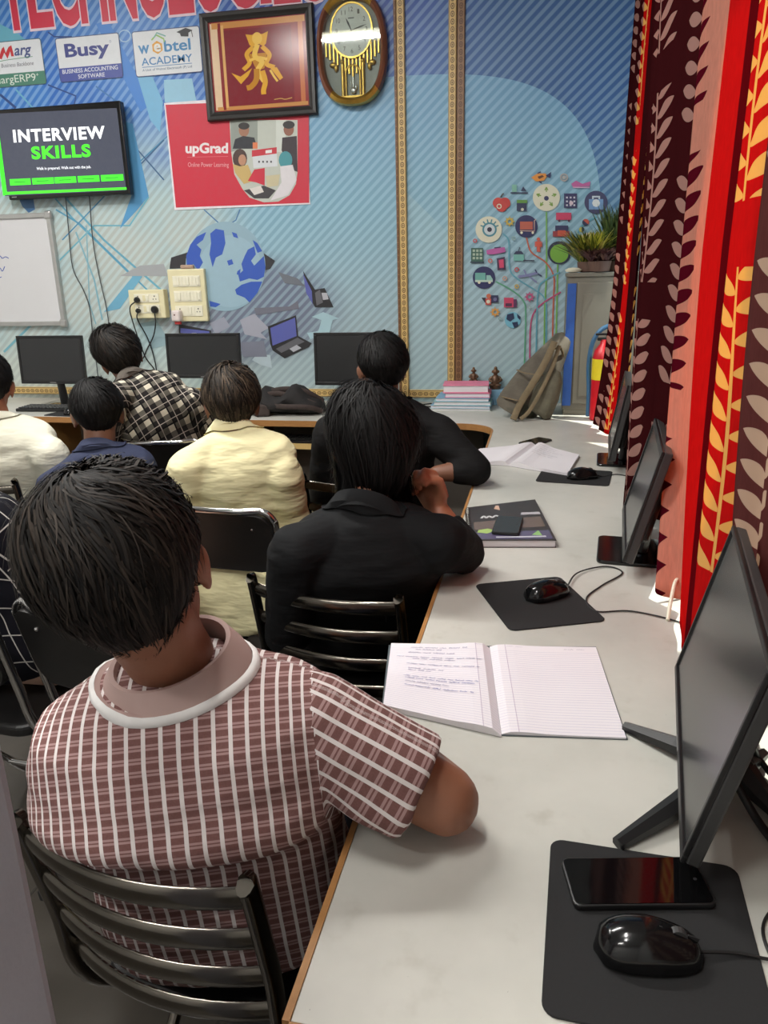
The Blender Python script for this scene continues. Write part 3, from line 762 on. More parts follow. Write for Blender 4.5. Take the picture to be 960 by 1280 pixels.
curtain('sunlit salmon and bright red curtain with leaf print hanging over the monitor stand',
    [(-0.6, (.385, 2.35), (.372, 2.25), (.365, 2.02)), (0, (.335, 2.17), (.312, 1.99), (.262, 1.61)), (1, (.345, 1.90), (.318, 1.79), (.315, 1.56)), (2, (.340, 1.62), (.314, 1.56), (.262, 1.30)), (3, (.355, 1.42), (.322, 1.335), (.33, 1.27))],  # first column is an unseen flap added to keep sun off the desk
    [(0.62, SAL, LMA), (1.0, SAL, SAL), (1.85, RED, RED), (2.10, DRD, DRD), (3, RED, LGO)], (0.775, 0.780, 0.775, 0.762, 0.765), folds=3.0, amp=0.006, seed=3, pat=(0.235, 0.0375))  # narrow dark red band is a fold's shadow painted into the cloth
curtain('greyish rose curtain with pale leaves nearest to the viewer, behind the closest monitor',
    [(0, (.350, 1.43), (.326, 1.33), (.345, 1.30)), (1, (.36, 1.05), (.345, 1.0), (.36, 1.02)), (2, (.37, 0.55), (.36, 0.55), (.37, 0.55)), (3, (.38, 0.0), (.38, 0.0), (.39, 0.0))],
    [(0.75, BRN, (196, 176, 160)), (1.3, MAR, LBE), (3, BRN, (196, 176, 160))], 0.79, folds=5, amp=0.012, seed=4, pat=(0.95, 0.03))
rod = MB().tube([(0.37, 4.2, 2.70), (0.37, -0.3, 2.70)], 0.012, 10)
rod.ball((0.37, 4.22, 2.70), 0.02).ball((0.37, -0.32, 2.70), 0.02)
tag(rod.build('curtain_rod', MAT['gunmetal'], smooth=True), 'dark metal curtain rod above the windows', 'curtain rod')

# ------------------------------------------------------------------ things on the back wall
def wq(y):
    def f(px, py, off):
        x, z = on_wall(px, py, y); return (x, y-0.0005-off, z)
    return f
# television
tv = empty('television', (-2.757, 4.275, 1.937))
MB().span((-0.395, -0.002, 0), (0.395, 0.045, 0.482)).build('case', MAT['gloss_black'], tv, bevel=0.006)
MB().span((-0.2, 0.045, 0.12), (0.2, 0.074, 0.36)).build('wall_mount', MAT['black_plastic'], tv)
def tvp(px, py, off):
    x, z = on_wall(px, py, 4.272); return (x+2.757, 4.2715-4.275-off, z-1.937)
S = Print(tvp)
S.poly([(-2, 142), (146, 135), (158, 238), (6, 245)], (58, 62, 76)); S.up()
S.poly([(-8, 150), (-3, 150), (9, 243), (4, 245)], (60, 240, 40)); S.poly([(8, 240), (158, 234), (158.5, 237), (8, 243.5)], (70, 235, 40)); S.up()
def slant(S, body, x, y, w_, h_, c, bold, sl, spc=1.0):
    V, F = text_mesh(body, bold, 0.0, spc); b, _ = text_mesh(body, 0.0, 0.0, spc); x0, x1 = b[:, 0].min(), b[:, 0].max()
    px = x+(V[:, 0]-x0)*w_/(x1-x0); py = y-V[:, 1]*h_/0.69
    S.mesh(np.c_[px+0.10*(py-y), py-sl*(px-x)].tolist(), F, c)
slant(S, 'INTERVIEW', 18, 177.5, 113, 14.5, (240, 242, 246), 0.036, 0.045, 1.12)
slant(S, 'SKILLS', 41, 198.5, 72, 14.5, (70, 240, 40), 0.038, 0.045, 1.12)
slant(S, 'Walk in prepared. Walk out with the job.', 46, 212.5, 68, 3.4, (220, 224, 230), 0.02, 0.035)
for a, b in ((12, 38), (40, 67), (68, 95), (97, 124), (126, 154)):
    q = lambda x, y: (x, y-0.045*(x-80))
    S.poly([q(a, 221), q(b, 221), q(b+0.9, 229), q(a+0.9, 229)], (64, 225, 44)); S.up(); S.line([q(a+6, 225), q(b-6, 225)], 1.0, (40, 130, 40))
so = S.build('screen', MAT['screen_print'], tv)
S = Print(tvp); S.up(2); S.line([(15, 246.6), (21, 246.3)], 1.2, (140, 140, 140)); S.build('maker_mark', MAT['print'], tv)
tag(tv, 'black wall television showing a green and white interview skills slide', 'television')

# whiteboard
wb = empty('whiteboard', (-3.53, 4.33, 1.215))
MB().span((-0.58, 0, 0), (0.58, 0.018, 0.64)).build('writing_surface', simple('enamel', (214, 214, 216), 0.25, 0, 0.02, 3), wb)
fr = MB(); B_ = 0.028
fr.span((-0.60, -0.010, -0.01), (0.60, 0.018, -0.01+B_)).span((-0.60, -0.010, 0.65-B_), (0.60, 0.018, 0.65))
fr.span((-0.60, -0.0101, 0.01), (-0.60+B_, 0.0179, 0.63)).span((0.60-B_, -0.0101, 0.01), (0.60, 0.0179, 0.63))
fr.build('frame', MAT['alu'], wb, bevel=0.004)
for x in (-0.585, 0.585):
    for z in (0.005, 0.635): MB().box((x, -0.002, z), (0.05, 0.026, 0.05)).build('corner_cap', MAT['alu'], wb, bevel=0.012, seg=3)
S = Print(lambda px, py, off: (on_wall(px, py, 4.33)[0]+3.53, -0.0006-off, on_wall(px, py, 4.33)[1]-1.215))
S.line(smooth_path([(-14, 322), (-8, 318), (-4, 324), (0, 320), (3, 323), (7, 321), (11, 323)], 4), 1.0, (50, 80, 170)); S.line(smooth_path([(-10, 336), (-4, 340), (0, 335), (3, 339), (6, 333)], 4), 1.0, (50, 80, 170)); S.line([(-2, 348), (2, 346)], 1, (50, 80, 170))
S.build('marker_writing', MAT['print'], wb)
tag(wb, 'whiteboard with a grey aluminium frame under the television', 'whiteboard')

# red poster
pw = empty('poster', (-1.72, 4.349, 1.848))
x0, x1, z1 = -2.133-(-1.72), -1.312+1.72, 0.557
MB().span((x0, -0.003, 0), (x1, 0, z1)).build('sheet', simple('poster_rim', (232, 222, 228), 0.4), pw)
def pp(px, py, off):
    x, z = on_wall(px, py, 4.346); return (x+1.72, -0.0034-off, z-1.848)
S = Print(pp, 0.00015)
S.poly([(207, 131), (386, 124), (386.5, 253.5), (220, 259.5)], (208, 36, 62)); S.up()
S.text('upGrad', 232.5, 191, 52, 12, (240, 232, 234), 0.035, flipy=-1); S.up()
S.line([(234, 196.5), (285, 195.5)], 0.5, (230, 120, 130)); S.text('Online Power Learning', 235, 208.5, 51, 5.5, (236, 170, 176), 0.0, flipy=-1)
U_ = [(287, 150), (372, 150), (372, 215), (370, 230), (362, 244), (348, 252), (330, 253), (312, 247), (303, 236), (293, 218), (289, 190)]
S.poly(U_, (196, 202, 192)); S.up()
S.poly([(288, 150), (322, 150), (322, 180), (289, 190)], (150, 158, 150)); S.poly([(345, 150), (358, 150), (356, 190), (345, 190)], (214, 220, 212)); S.up()
S.disc(305, 163, 6.5, (166, 118, 92), 16, 8); S.up(0.5); S.disc(305, 157.5, 7, (34, 28, 28), 16, 4.5); S.poly([(291, 186), (294, 174), (304, 170), (318, 172), (322, 186)], (30, 34, 44)); S.up(0.5); S.rect(316, 178, 322, 186, (230, 130, 80))
S.disc(361, 162, 6.5, (150, 96, 76), 16, 8); S.up(0.5); S.disc(361, 156, 7.5, (30, 26, 28), 16, 5); S.poly([(352, 188), (353, 172), (371, 170), (372, 215), (364, 212)], (48, 34, 44))
S.poly([(315, 190), (346, 187), (347, 208), (317, 210)], (218, 222, 226)); S.up(0.5); S.poly([(315, 188), (346, 184), (346, 192), (315, 196)], (204, 40, 60)); S.poly([(332, 188), (340, 187), (340, 191), (332, 192)], (240, 240, 240))
for i in range(4): S.rect(323+i*5, 201, 325+i*5, 203.5, (60, 60, 70))
S.disc(357, 200, 8.5, (66, 150, 160), 18, 11); S.poly([(350, 208), (366, 206), (371, 225), (360, 244), (338, 251), (352, 228)], (226, 222, 226))
S.disc(300, 198, 9, (72, 46, 40), 16, 12); S.up(0.5); S.disc(303, 200, 5, (190, 140, 110), 14, 7); S.poly([(291, 205), (300, 208), (310, 206), (318, 226), (305, 230), (294, 216)], (206, 176, 110))
S.poly([(310, 226), (318, 212), (331, 210), (331, 232), (320, 228)], (208, 36, 62)); S.up(0.5)
S.poly([(305, 238), (330, 232), (345, 238), (336, 248), (318, 248)], (60, 56, 60)); S.poly([(332, 220), (350, 218), (348, 232), (334, 234)], (206, 196, 160)); S.poly([(312, 236), (326, 232), (330, 240), (318, 244)], (226, 220, 214))
S.build('poster_print', MAT['print'], pw)
tag(pw, 'red poster with a white border and a photograph inside a U shape', 'poster')

# framed golden picture
pf = empty('framed_picture', (-1.557, 4.335, 2.293))
W_, H_ = 0.632, 0.518
f_ = MB(); b_ = 0.044
def rect_ring(i, y): return np.array([(-W_/2+i, y, i), (W_/2-i, y, i), (W_/2-i, y, H_-i), (-W_/2+i, y, H_-i)])
f_.loft([rect_ring(0, 0.012), rect_ring(0, -0.012), rect_ring(0.006, -0.020), rect_ring(0.022, -0.021), rect_ring(0.034, -0.014), rect_ring(b_, -0.010), rect_ring(b_, 0.004)], False, False)
f_.build('frame', simple('frame_black', (40, 38, 37), 0.38, 0, 0.15, 30), pf)
def fp(u, v, off): return (-W_/2+u*W_, -0.004-off, v*H_)
S = Print(fp)
S.rect(0.07, 0.085, 0.93, 0.915, (150, 44, 46)); S.up()
S.rect(0.085, 0.10, 0.15, 0.90, (236, 206, 170)); S.rect(0.86, 0.10, 0.90, 0.90, (206, 120, 70)); S.rect(0.10, 0.85, 0.92, 0.905, (214, 150, 80)); S.rect(0.10, 0.095, 0.92, 0.13, (210, 150, 84)); S.up()
S.rect(0.155, 0.10, 0.18, 0.90, (140, 30, 36)); S.rect(0.18, 0.12, 0.205, 0.88, (230, 180, 110)); S.up(); S.rect(0.205, 0.13, 0.80, 0.83, (132, 28, 42)); S.up()
G_ = [(236, 176, 50), (206, 140, 30), (250, 206, 90)]
def rb(pts, w0, c): S.up(0.4); S.line(smooth_path(pts, 8), w0, c)
S.poly([(0.40, 0.78), (0.43, 0.68), (0.46, 0.66), (0.49, 0.68), (0.505, 0.71), (0.52, 0.68), (0.55, 0.66), (0.575, 0.68), (0.60, 0.79), (0.55, 0.77), (0.50, 0.775), (0.45, 0.77)], G_[0]); S.up(); S.disc(0.50, 0.735, 0.045, G_[2], 20, 0.055); S.up()
S.poly([(0.42, 0.60), (0.58, 0.60), (0.55, 0.46), (0.48, 0.44)], G_[1]); S.up()
rb([(0.46, 0.66), (0.40, 0.60), (0.42, 0.52), (0.36, 0.46)], 0.04, G_[0]); rb([(0.54, 0.66), (0.60, 0.58), (0.57, 0.50), (0.64, 0.46)], 0.04, G_[0]); rb([(0.50, 0.68), (0.47, 0.58), (0.53, 0.52), (0.49, 0.44), (0.54, 0.34)], 0.045, G_[2])
S.poly([(0.25, 0.44), (0.33, 0.40), (0.44, 0.47), (0.40, 0.40), (0.33, 0.33), (0.28, 0.40)], G_[0]); S.poly([(0.60, 0.46), (0.66, 0.46), (0.71, 0.36), (0.68, 0.34)], G_[0]); S.up()
rb([(0.48, 0.46), (0.47, 0.36), (0.42, 0.30), (0.38, 0.29)], 0.05, G_[1]); rb([(0.53, 0.44), (0.55, 0.34), (0.53, 0.26), (0.53, 0.22)], 0.045, G_[0]); rb([(0.42, 0.54), (0.50, 0.56), (0.58, 0.54)], 0.025, G_[2]); rb([(0.60, 0.44), (0.63, 0.38), (0.66, 0.33)], 0.02, G_[2])
S.line(smooth_path([(0.62, 0.165), (0.68, 0.17), (0.72, 0.16), (0.78, 0.17)], 5), 0.008, (220, 170, 90))
S.build('picture_print', MAT['gloss_print'], pf)
tag(pf, 'black framed picture of a golden ribbon figure on maroon', 'picture')

# oval clock
ck = empty('wall_clock', (-1.038, 4.335, 2.322)); CZ = 0.256
def oval(rx, rz, y, k=48, n=2.5, cz=CZ):
    th = np.linspace(0, 2*PI, k, endpoint=False); c, s = np.cos(th), np.sin(th)
    return np.c_[rx*np.sign(c)*np.abs(c)**(2/n), np.full(k, y), cz+rz*np.sign(s)*np.abs(s)**(2/n)]
def arc_case(sel, mat, name):
    rings = [oval(.183, .256, 0.012), oval(.188, .262, -0.02), oval(.182, .256, -0.045), oval(.168, .238, -0.052), oval(.155, .224, -0.040), oval(.153, .222, -0.006)]
    k = 48; th = np.degrees(np.linspace(0, 2*PI, k, endpoint=False))
    V = np.concatenate(rings); F = []
    for i in range(len(rings)-1):
        for j in range(k):
            if sel(th[j]): F.append((i*k+j, i*k+(j+1) % k, (i+1)*k+(j+1) % k, (i+1)*k+j))
    us = sorted({i for f in F for i in f}); mp = {u: i for i, u in enumerate(us)}
    MB().add(V[us], [tuple(mp[i] for i in f) for f in F]).build(name, mat, ck, smooth=True)
arc_case(lambda a: a < 52 or a >= 308, MAT['dark_wood'], 'wooden_side')
arc_case(lambda a: 128 <= a < 232, MAT['dark_wood'], 'wooden_side')
arc_case(lambda a: 52 <= a < 128, MAT['gold'], 'gold_trim')
arc_case(lambda a: 232 <= a < 308, MAT['gold'], 'gold_trim')
MB().loft([oval(.156, .225, -0.004), oval(.156, .225, 0.010)]).build('back_plate', simple('clock_back', (150, 150, 138), 0.4), ck)
th = np.linspace(0, 2*PI, 40, endpoint=False)
def disc_ring(r0, y0, r1, y1, cz, sx=0.88):
    return [np.c_[sx*r*np.cos(th), np.full(40, y), cz+r*np.sin(th)] for r, y in ((r0, y0), (r1, y1))]
DZ = 0.345
MB().loft(disc_ring(.122, -0.010, .122, -0.020, DZ)).build('dial', simple('dial', (232, 230, 216), 0.4), ck)
MB().loft(disc_ring(.128, -0.006, .128, -0.024, DZ)+disc_ring(.120, -0.024, .118, -0.012, DZ), False, False).build('dial_rim', MAT['gold'], ck, smooth=True)
S = Print(lambda x, z, off: (x, -0.0206-off, DZ+z))
for h in range(1, 13):
    a = PI/2-h*PI/6; S.text(str(h), 0.088*math.cos(a)*0.9-(0.011 if h > 9 else 0.006), 0.094*math.sin(a)-0.010, 0.022 if h > 9 else 0.012, 0.021, (110, 104, 90))
S.line([(-0.016, 0.055), (0.016, 0.055)], 0.006, (120, 120, 114))
S.build('numerals', MAT['print'], ck)['kind'] = 'stuff'
hd = MB()
for a, l, w2 in ((math.radians(118), 0.065, 0.010), (math.radians(13), 0.092, 0.007)):
    d_ = np.array([math.cos(a)*0.9, math.sin(a)]); n_ = np.array([-d_[1], d_[0]])
    q = [(-0.012*d_), (0.6*l*d_+n_*w2/2), (l*d_), (0.6*l*d_-n_*w2/2)]
    hd.prism([(p[0], DZ+p[1]) for p in q], 1, -0.0235, -0.0215)
hd.build('clock_hands', simple('hand_black', (40, 34, 30), 0.4), ck)
or_ = MB()
for i in range(15):
    x = -0.14+i*0.02; zt = 0.24+0.05*abs(x)/0.14; or_.tube([(x, -0.012, zt-0.055-0.05*(1-abs(x)/0.14)), (x, -0.012, zt+0.01)], 0.006, 6)
or_.build('drapery', MAT['gold'], ck, smooth=True)['kind'] = 'stuff'
cl = MB()
for s in (-1, 1):
    cl.tube([(s*0.055, -0.014, 0.045), (s*0.055, -0.014, 0.20)], 0.009, 10); cl.tube([(s*0.038, -0.014, 0.045), (s*0.038, -0.014, 0.15)], 0.005, 8); cl.ball((s*0.055, -0.014, 0.205), 0.013)
    cl.ball((s*0.105, -0.012, 0.195), (0.02, 0.008, 0.014)); cl.ball((s*0.09, -0.012, 0.18), (0.012, 0.008, 0.02))
cl.tube([(0.038*math.cos(a), -0.014, 0.15+0.038*math.sin(a)) for a in np.linspace(0, PI, 12)], 0.006, 8)
cl.span((-0.075, -0.02, 0.034), (0.075, -0.004, 0.046)); cl.build('columns', MAT['gold'], ck, smooth=True)
pdm = MB().tube([(0, -0.012, 0.16), (0, -0.012, 0.075)], 0.003, 6).ball((0, -0.014, 0.07), (0.016, 0.006, 0.016)).ball((0.016, -0.014, 0.085), (0.006, 0.005, 0.014)).ball((-0.010, -0.014, 0.10), (0.005, 0.005, 0.016))
pdm.build('pendulum', simple('silver', (214, 214, 206), 0.2, 0.9), ck, smooth=True)
MB().loft([oval(.157, .226, -0.0395), oval(.157, .226, -0.0415)]).build('glass_cover', MAT['pane'], ck)
tag(ck, 'oval brown and gold pendulum wall clock', 'clock')

# switchboards
def socket(S, cx, cz, r=0.006):
    for dx, dz, k in ((0, 0.011, 1.25), (-0.009, -0.006, 1), (0.009, -0.006, 1)): S.disc(cx+dx, cz+dz, r*k*0.55, (60, 56, 50), 10)
sb = empty('switchboard', (-2.345, 4.348, 1.245))
MB().span((-0.115, -0.055, 0), (0.115, 0, 0.165)).build('box_body', MAT['cream_plastic'], sb, bevel=0.004)
for z in (0.035, 0.098):
    MB().span((-0.078, -0.059, z-0.006), (0.083, -0.055, z+0.044)).build('module_plate', MAT['white_plastic'], sb, bevel=0.0015)
    MB().span((0.0, -0.064, z+0.002), (0.018, -0.059, z+0.036)).build('rocker_switch', MAT['white_plastic'], sb, bevel=0.002)
    MB().span((-0.022, -0.062, z+0.002), (-0.004, -0.059, z+0.036)).build('rocker_switch', MAT['cream_plastic'], sb, bevel=0.002)
    S = Print(lambda x, zz, off: (x, -0.0594-off, zz)); socket(S, -0.053, z+0.018); socket(S, 0.055, z+0.018); S.build('socket_holes', MAT['print'], sb)['kind'] = 'stuff'
tag(sb, 'cream switch box with black plugs below the red poster', 'switchboard')
s2 = empty('switchboard', (-2.085, 4.348, 1.222))
MB().span((-0.122, -0.03, 0), (0.112, 0, 0.30)).build('panel_body', MAT['cream_plastic'], s2, bevel=0.006)
for r_i, z in enumerate((0.03, 0.115, 0.20)):
    MB().span((-0.09, -0.034, z), (0.085, -0.03, z+0.062)).build('module_plate', MAT['white_plastic'], s2, bevel=0.0015)
    for i in range(8):
        if r_i == 0 and i in (0, 1, 2, 6, 7): continue
        x = -0.085+i*0.021
        MB().span((x, -0.039 if i % 3 == 1 else -0.036, z+0.008), (x+0.017, -0.034, z+0.054)).build('rocker_switch', MAT['white_plastic'], s2, bevel=0.002)
S = Print(lambda x, zz, off: (x, -0.0344-off, zz)); socket(S, -0.06, 0.062); socket(S, 0.058, 0.062); S.build('socket_holes', MAT['print'], s2)['kind'] = 'stuff'
tag(s2, 'tall cream switch panel with three rows of switches beside the printed globe', 'switchboard')
tg = MB().span((-0.035, -0.03, 0), (0.045, -0.003, 0.022)); o = tg.build('small_pack', simple('old_tape', (176, 150, 130), 0.6), bevel=0.006); o.location = (-2.085, 4.348, 1.523)
tag(o, 'small brownish pack lying on top of the tall switch panel', 'box')
ch = empty('phone_charger', (-2.155, 4.313, 1.205))
MB().span((-0.028, -0.05, 0.02), (0.028, 0, 0.085)).build('charger_body', simple('charger_white', (226, 214, 210), 0.35), ch, bevel=0.012, seg=3)
MB().span((-0.016, -0.035, 0.002), (0.02, -0.012, 0.022)).build('usb_plug', simple('usb_red', (170, 50, 50), 0.5), ch, bevel=0.003)
S = Print(lambda x, z, off: (x, -0.0505-off, z)); S.disc(-0.004, 0.058, 0.005, (90, 40, 40), 12); S.build('charger_mark', MAT['print'], ch)
tag(ch, 'white phone charger with a red plug in the tall switch panel', 'charger')
def plug(loc, label, path, big=1.0):
    p = empty('power_plug', loc)
    MB().lathe([(0.010*big, 0), (0.017*big, 0.004), (0.018*big, 0.018), (0.011*big, 0.03)], 14).build('plug_body', MAT['black_plastic'], p, smooth=True).rotation_euler = (math.radians(90), 0, 0)
    rel = np.array(path)-np.array(loc); MB().tube(smooth_path(rel, 8), 0.004, 6).build('cord', MAT['cable'], p, smooth=True)
    tag(p, label, 'plug')
plug((-2.398, 4.287, 1.352), 'black plug in the upper socket of the cream switch box', [(-2.398, 4.27, 1.348), (-2.44, 4.26, 1.31), (-2.455, 4.30, 1.22), (-2.42, 4.33, 1.02), (-2.36, 4.33, 0.92), (-2.34, 4.30, 0.775)])
plug((-2.290, 4.287, 1.295), 'large black plug in the lower right socket of the cream switch box', [(-2.290, 4.27, 1.28), (-2.29, 4.27, 1.22), (-2.34, 4.32, 1.14), (-2.40, 4.335, 1.06), (-2.46, 4.335, 0.98), (-2.60, 4.31, 0.90), (-2.7, 4.30, 0.775)], 1.25)
plug((-2.398, 4.287, 1.290), 'small black plug in the lower left socket of the cream switch box', [(-2.398, 4.27, 1.28), (-2.40, 4.26, 1.24), (-2.385, 4.33, 1.12), (-2.36, 4.335, 1.0), (-2.35, 4.32, 0.90), (-2.38, 4.30, 0.775)], 0.8)
for pts, lab in (([(83, 246), (86, 290), (91, 335), (104, 362), (112, 385), (116, 420), (120, 450)], 'thin dark cable hanging below the television, on the left'), ([(113, 246), (116, 300), (124, 345), (133, 385), (138, 420), (142, 450)], 'thin dark cable hanging below the television, on the right')):
    q = [(on_wall(a, b, 4.337)[0], 4.337, on_wall(a, b, 4.337)[1]) for a, b in pts]; q[0] = (q[0][0], 4.33, 1.965); q.append((q[-1][0]+0.02, 4.30, 0.79))
    tag(MB().tube(smooth_path(q, 6), 0.0035, 6).build('tv_cable', MAT['cable_grey'], smooth=True), lab, 'cable')
# ------------------------------------------------------------------ monitors
DT = 0.75
def monitor(loc, rz, w, h, zb, tilt, label, feet='plate', cap=None, bez=0.016, depth=0.035, screen='screen_off', plate=None):
    """origin on the desk under the lower screen edge; screen looks along local -Y"""
    t = empty('monitor', loc, rz); R = rotx(-tilt)
    def tr(mb):
        for i, v in enumerate(mb.v): mb.v[i] = (v @ R.T)+np.array([0, 0, zb])
        return mb
    tr(MB().span((-w/2, 0, 0), (w/2, depth*0.55, h))).build('case', MAT['grey_plastic'], t, bevel=0.003)
    tr(MB().span((-w*0.34, depth*0.5, h*0.12), (w*0.34, depth*1.25, h*0.78))).build('rear_housing', MAT['black_plastic'], t, bevel=0.012, seg=3)
    b = MB(); b.span((-w/2, -0.006, 0), (w/2, 0.0002, bez*1.25)).span((-w/2, -0.006, h-bez), (w/2, 0.0002, h))
    b.span((-w/2, -0.0061, bez*1.25), (-w/2+bez, 0.0003, h-bez)).span((w/2-bez, -0.0061, bez*1.25), (w/2, 0.0003, h-bez))
    tr(b).build('bezel', MAT['black_plastic'], t, bevel=0.0015)
    tr(MB().span((-w/2+bez, -0.0028, bez*1.25), (w/2-bez, 0, h-bez))).build('screen', MAT[screen], t)
    mk = Print(lambda x, z, off: tuple((np.array([x, -0.0064-off, z]) @ R.T)+np.array([0, 0, zb])))
    mk.line([(-0.02, bez*0.6), (0.02, bez*0.6)], 0.005, (120, 120, 118)); mk.build('maker_mark', MAT['print'], t)
    yn = depth*1.2+math.sin(tilt)*h*0.3
    if feet == 'plate':
        pw_, pd_, py_ = plate or (0.22, 0.17, 0.03)
        MB().tube([(0, py_+0.03, 0.012), (0, yn+0.005, zb+h*0.35)], [0.030, 0.022], 10, flat=0.55, ref=(1, 0, 0)).build('stand_neck', MAT['black_plastic'], t, smooth=True)
        pl = rrect(pw_, pd_, 0.018, 4, 0, py_)
        MB().prism(pl, 2, 0.0, 0.010).build('stand_base', MAT['gloss_black'], t, bevel=0.003)
    else:
        hub = np.array([0, yn+0.02, 0.05])
        MB().tube([hub+(0, 0, -0.03), (0, yn, zb+h*0.35)], [0.024, 0.020], 10, flat=0.6, ref=(1, 0, 0)).build('stand_neck', MAT['black_plastic'], t, smooth=True)
        for f in feet:
            f = np.array([f[0], f[1], 0.007]); d_ = unit(f-hub*[1, 1, 0]-[0, 0, 0.007])
            MB().tube([hub*[1, 1, 0]+[0, 0, 0.034], hub*[1, 1, 0]*0.5+f*0.5+[0, 0, 0.014], f], [0.019, 0.0135, 0.0075], 6, flat=1.25, ref=(0, 0, 1)).build('stand_foot', MAT['black_plastic'], t)
    tag(t, label, 'monitor'); return t
def to_local(p, loc, rz):
    q = rotz(-rz) @ (np.array([p[0], p[1], 0])-np.array([loc[0], loc[1], 0])); return q[:2]
# nearest monitor, seen almost edge-on
l1, r1 = (0.2145, 0.995, DT), math.radians(-97.8)
f1 = [to_local(p, l1, r1) for p in ((0.150, 1.098), (0.116, 0.826), (0.335, 0.905), (0.345, 1.06))]
monitor(l1, r1, 0.475, 0.272, 0.046, math.radians(13.5), 'slim black monitor nearest to the viewer, seen edge-on over a phone', feet=f1, bez=0.008, depth=0.03)
l2, r2 = (0.222, 1.93, DT), math.radians(-95)
monitor(l2, r2, 0.42, 0.275, 0.05, math.radians(14), 'black monitor seen from the side between the salmon and maroon curtains', plate=(0.20, 0.16, 0.015))
monitor((0.262, 2.96, DT), math.radians(-94), 0.42, 0.275, 0.05, math.radians(10), 'black monitor half hidden behind the maroon curtain, beside the far mouse pad', plate=(0.20, 0.13, 0.02))
# three monitors on the far desk
def far_monitor(px0, py0, px1, py1, Y, label, rz=0.0):
    x0, z1 = on_wall(px0, py0, Y); x1, z0 = on_wall(px1, py1, Y)
    return monitor(((x0+x1)/2, Y, DT), rz, x1-x0, z1-z0, z0-DT, math.radians(3), label, bez=0.014, plate=(0.23, 0.18, 0.05))
far_monitor(18, 420, 108, 480, 3.96, 'black monitor on the far desk under the whiteboard')
far_monitor(205, 417, 302, 473, 3.98, 'black monitor on the far desk under the switch panel')
far_monitor(391, 416, 492, 482, 3.98, 'black monitor on the far desk in front of the printed laptop')

# ------------------------------------------------------------------ mouse pads, mice, phones
def mouse_pad(c, w, h, rz, label):
    o = MB().prism(rrect(w, h, 0.016, 5), 2, 0.0, 0.003).build('mouse_pad', MAT['rubber'], bevel=0.0008, seg=1)
    o.location = (c[0], c[1], DT+0.0003); o.rotation_euler = (0, 0, rz); tag(o, label, 'mouse pad'); return o
mouse_pad((0.139, 0.697), 0.222, 0.25, math.radians(-2.5), 'black mouse pad nearest to the viewer with a phone and mouse on it')
mouse_pad((0.006, 1.575), 0.213, 0.25, math.radians(22), 'black mouse pad behind the open ruled notebook')
mouse_pad((0.125, 2.70), 0.25, 0.21, math.radians(-8), 'small black mouse pad beside the far monitor')
def mouse(loc, rz, label, path, r_c=0.0019):
    """nose along local +X"""
    t = empty('computer_mouse', loc, rz)
    L_ = 0.057; rings = []
    for s in np.linspace(-1, 1, 15):
        e = math.sqrt(max(0.0, 1-abs(s)**2.6)); w_ = (0.031-0.003*s)*max(e, 0.02)**0.75; hh = 0.036*max(0.03, e)**0.8*(1-0.32*max(0, s)-0.05*max(0, -s))
        a = np.linspace(0, PI, 13); y = w_*np.cos(a); z = 0.004+hh*np.sin(a)**0.85
        up = np.c_[np.full(13, s*L_), y, z]; lo = np.c_[np.full(5, s*L_), np.linspace(-w_*0.9, w_*0.9, 5), np.full(5, 0.001)]
        rings.append(np.vstack([up, lo]))
    MB().loft(rings).build('shell', MAT['gloss_black'], t, smooth=True)
    MB().box((0.028, 0, 0.026), (0.044, 0.0016, 0.012), roty(0.30)).build('button_seam', MAT['rubber'], t)
    w_ = MB(); a = np.linspace(0, 2*PI, 16, endpoint=False)
    w_.loft([np.c_[0.028+0.010*np.cos(a), np.full(16, y), 0.026+0.010*np.sin(a)] for y in (-0.004, 0.004)]); w_.build('scroll_wheel', MAT['grey_plastic'], t)
    rel = [rotz(-rz) @ (np.array(p)-np.array(loc)) for p in path]
    MB().tube(smooth_path([(0.054, 0, 0.008)]+rel, 8), r_c, 6).build('cord', MAT['cable'], t, smooth=True)
    tag(t, label, 'mouse'); return t
zc = DT+0.003
mouse((0.134, 0.668, DT+0.0035), math.radians(5), 'black computer mouse on the nearest mouse pad, below the phone',
      [(0.225, 0.682, zc+0.004), (0.27, 0.685, zc), (0.33, 0.70, zc), (0.345, 0.76, zc), (0.30, 0.77, zc), (0.262, 0.725, zc), (0.27, 0.66, zc), (0.32, 0.60, zc), (0.40, 0.56, zc)])
mouse((0.028, 1.605, DT+0.0035), math.radians(38), 'black computer mouse on the pad behind the open notebook',
      [on_desk(722, 716, zc+.004), on_desk(757, 708, zc), on_desk(778, 716, zc), on_desk(752, 732, zc), on_desk(733, 748, zc), on_desk(745, 764, zc), on_desk(790, 764, zc), on_desk(850, 778, zc), on_desk(890, 800, zc)])
mouse((0.150, 2.672, DT+0.0035), math.radians(20), 'black computer mouse on the small pad beside the far monitor', [(0.225, 2.70, zc), (0.27, 2.74, zc), (0.32, 2.72, zc), (0.40, 2.70, zc)])
def phone(c, w, h, rz, z, label, m='glass_black'):
    t = empty('smartphone', (c[0], c[1], z), rz)
    MB().prism(rrect(w, h, 0.009, 5), 2, 0, 0.0075).build('case', MAT['black_plastic'], t, bevel=0.002)
    MB().prism(rrect(w-0.005, h-0.005, 0.007, 5), 2, 0.0074, 0.0082).build('screen', MAT[m], t)
    S = Print(lambda x, y, off: (x, y, 0.0083+off)); S.disc(w/2-0.012, 0, 0.0022, (30, 30, 34), 12); S.build('front_camera', MAT['print'], t)
    tag(t, label, 'phone'); return t
p = [on_desk(a, b, 0.765) for a, b in ((706, 1070), (873, 1068), (884, 1127), (720, 1127))]
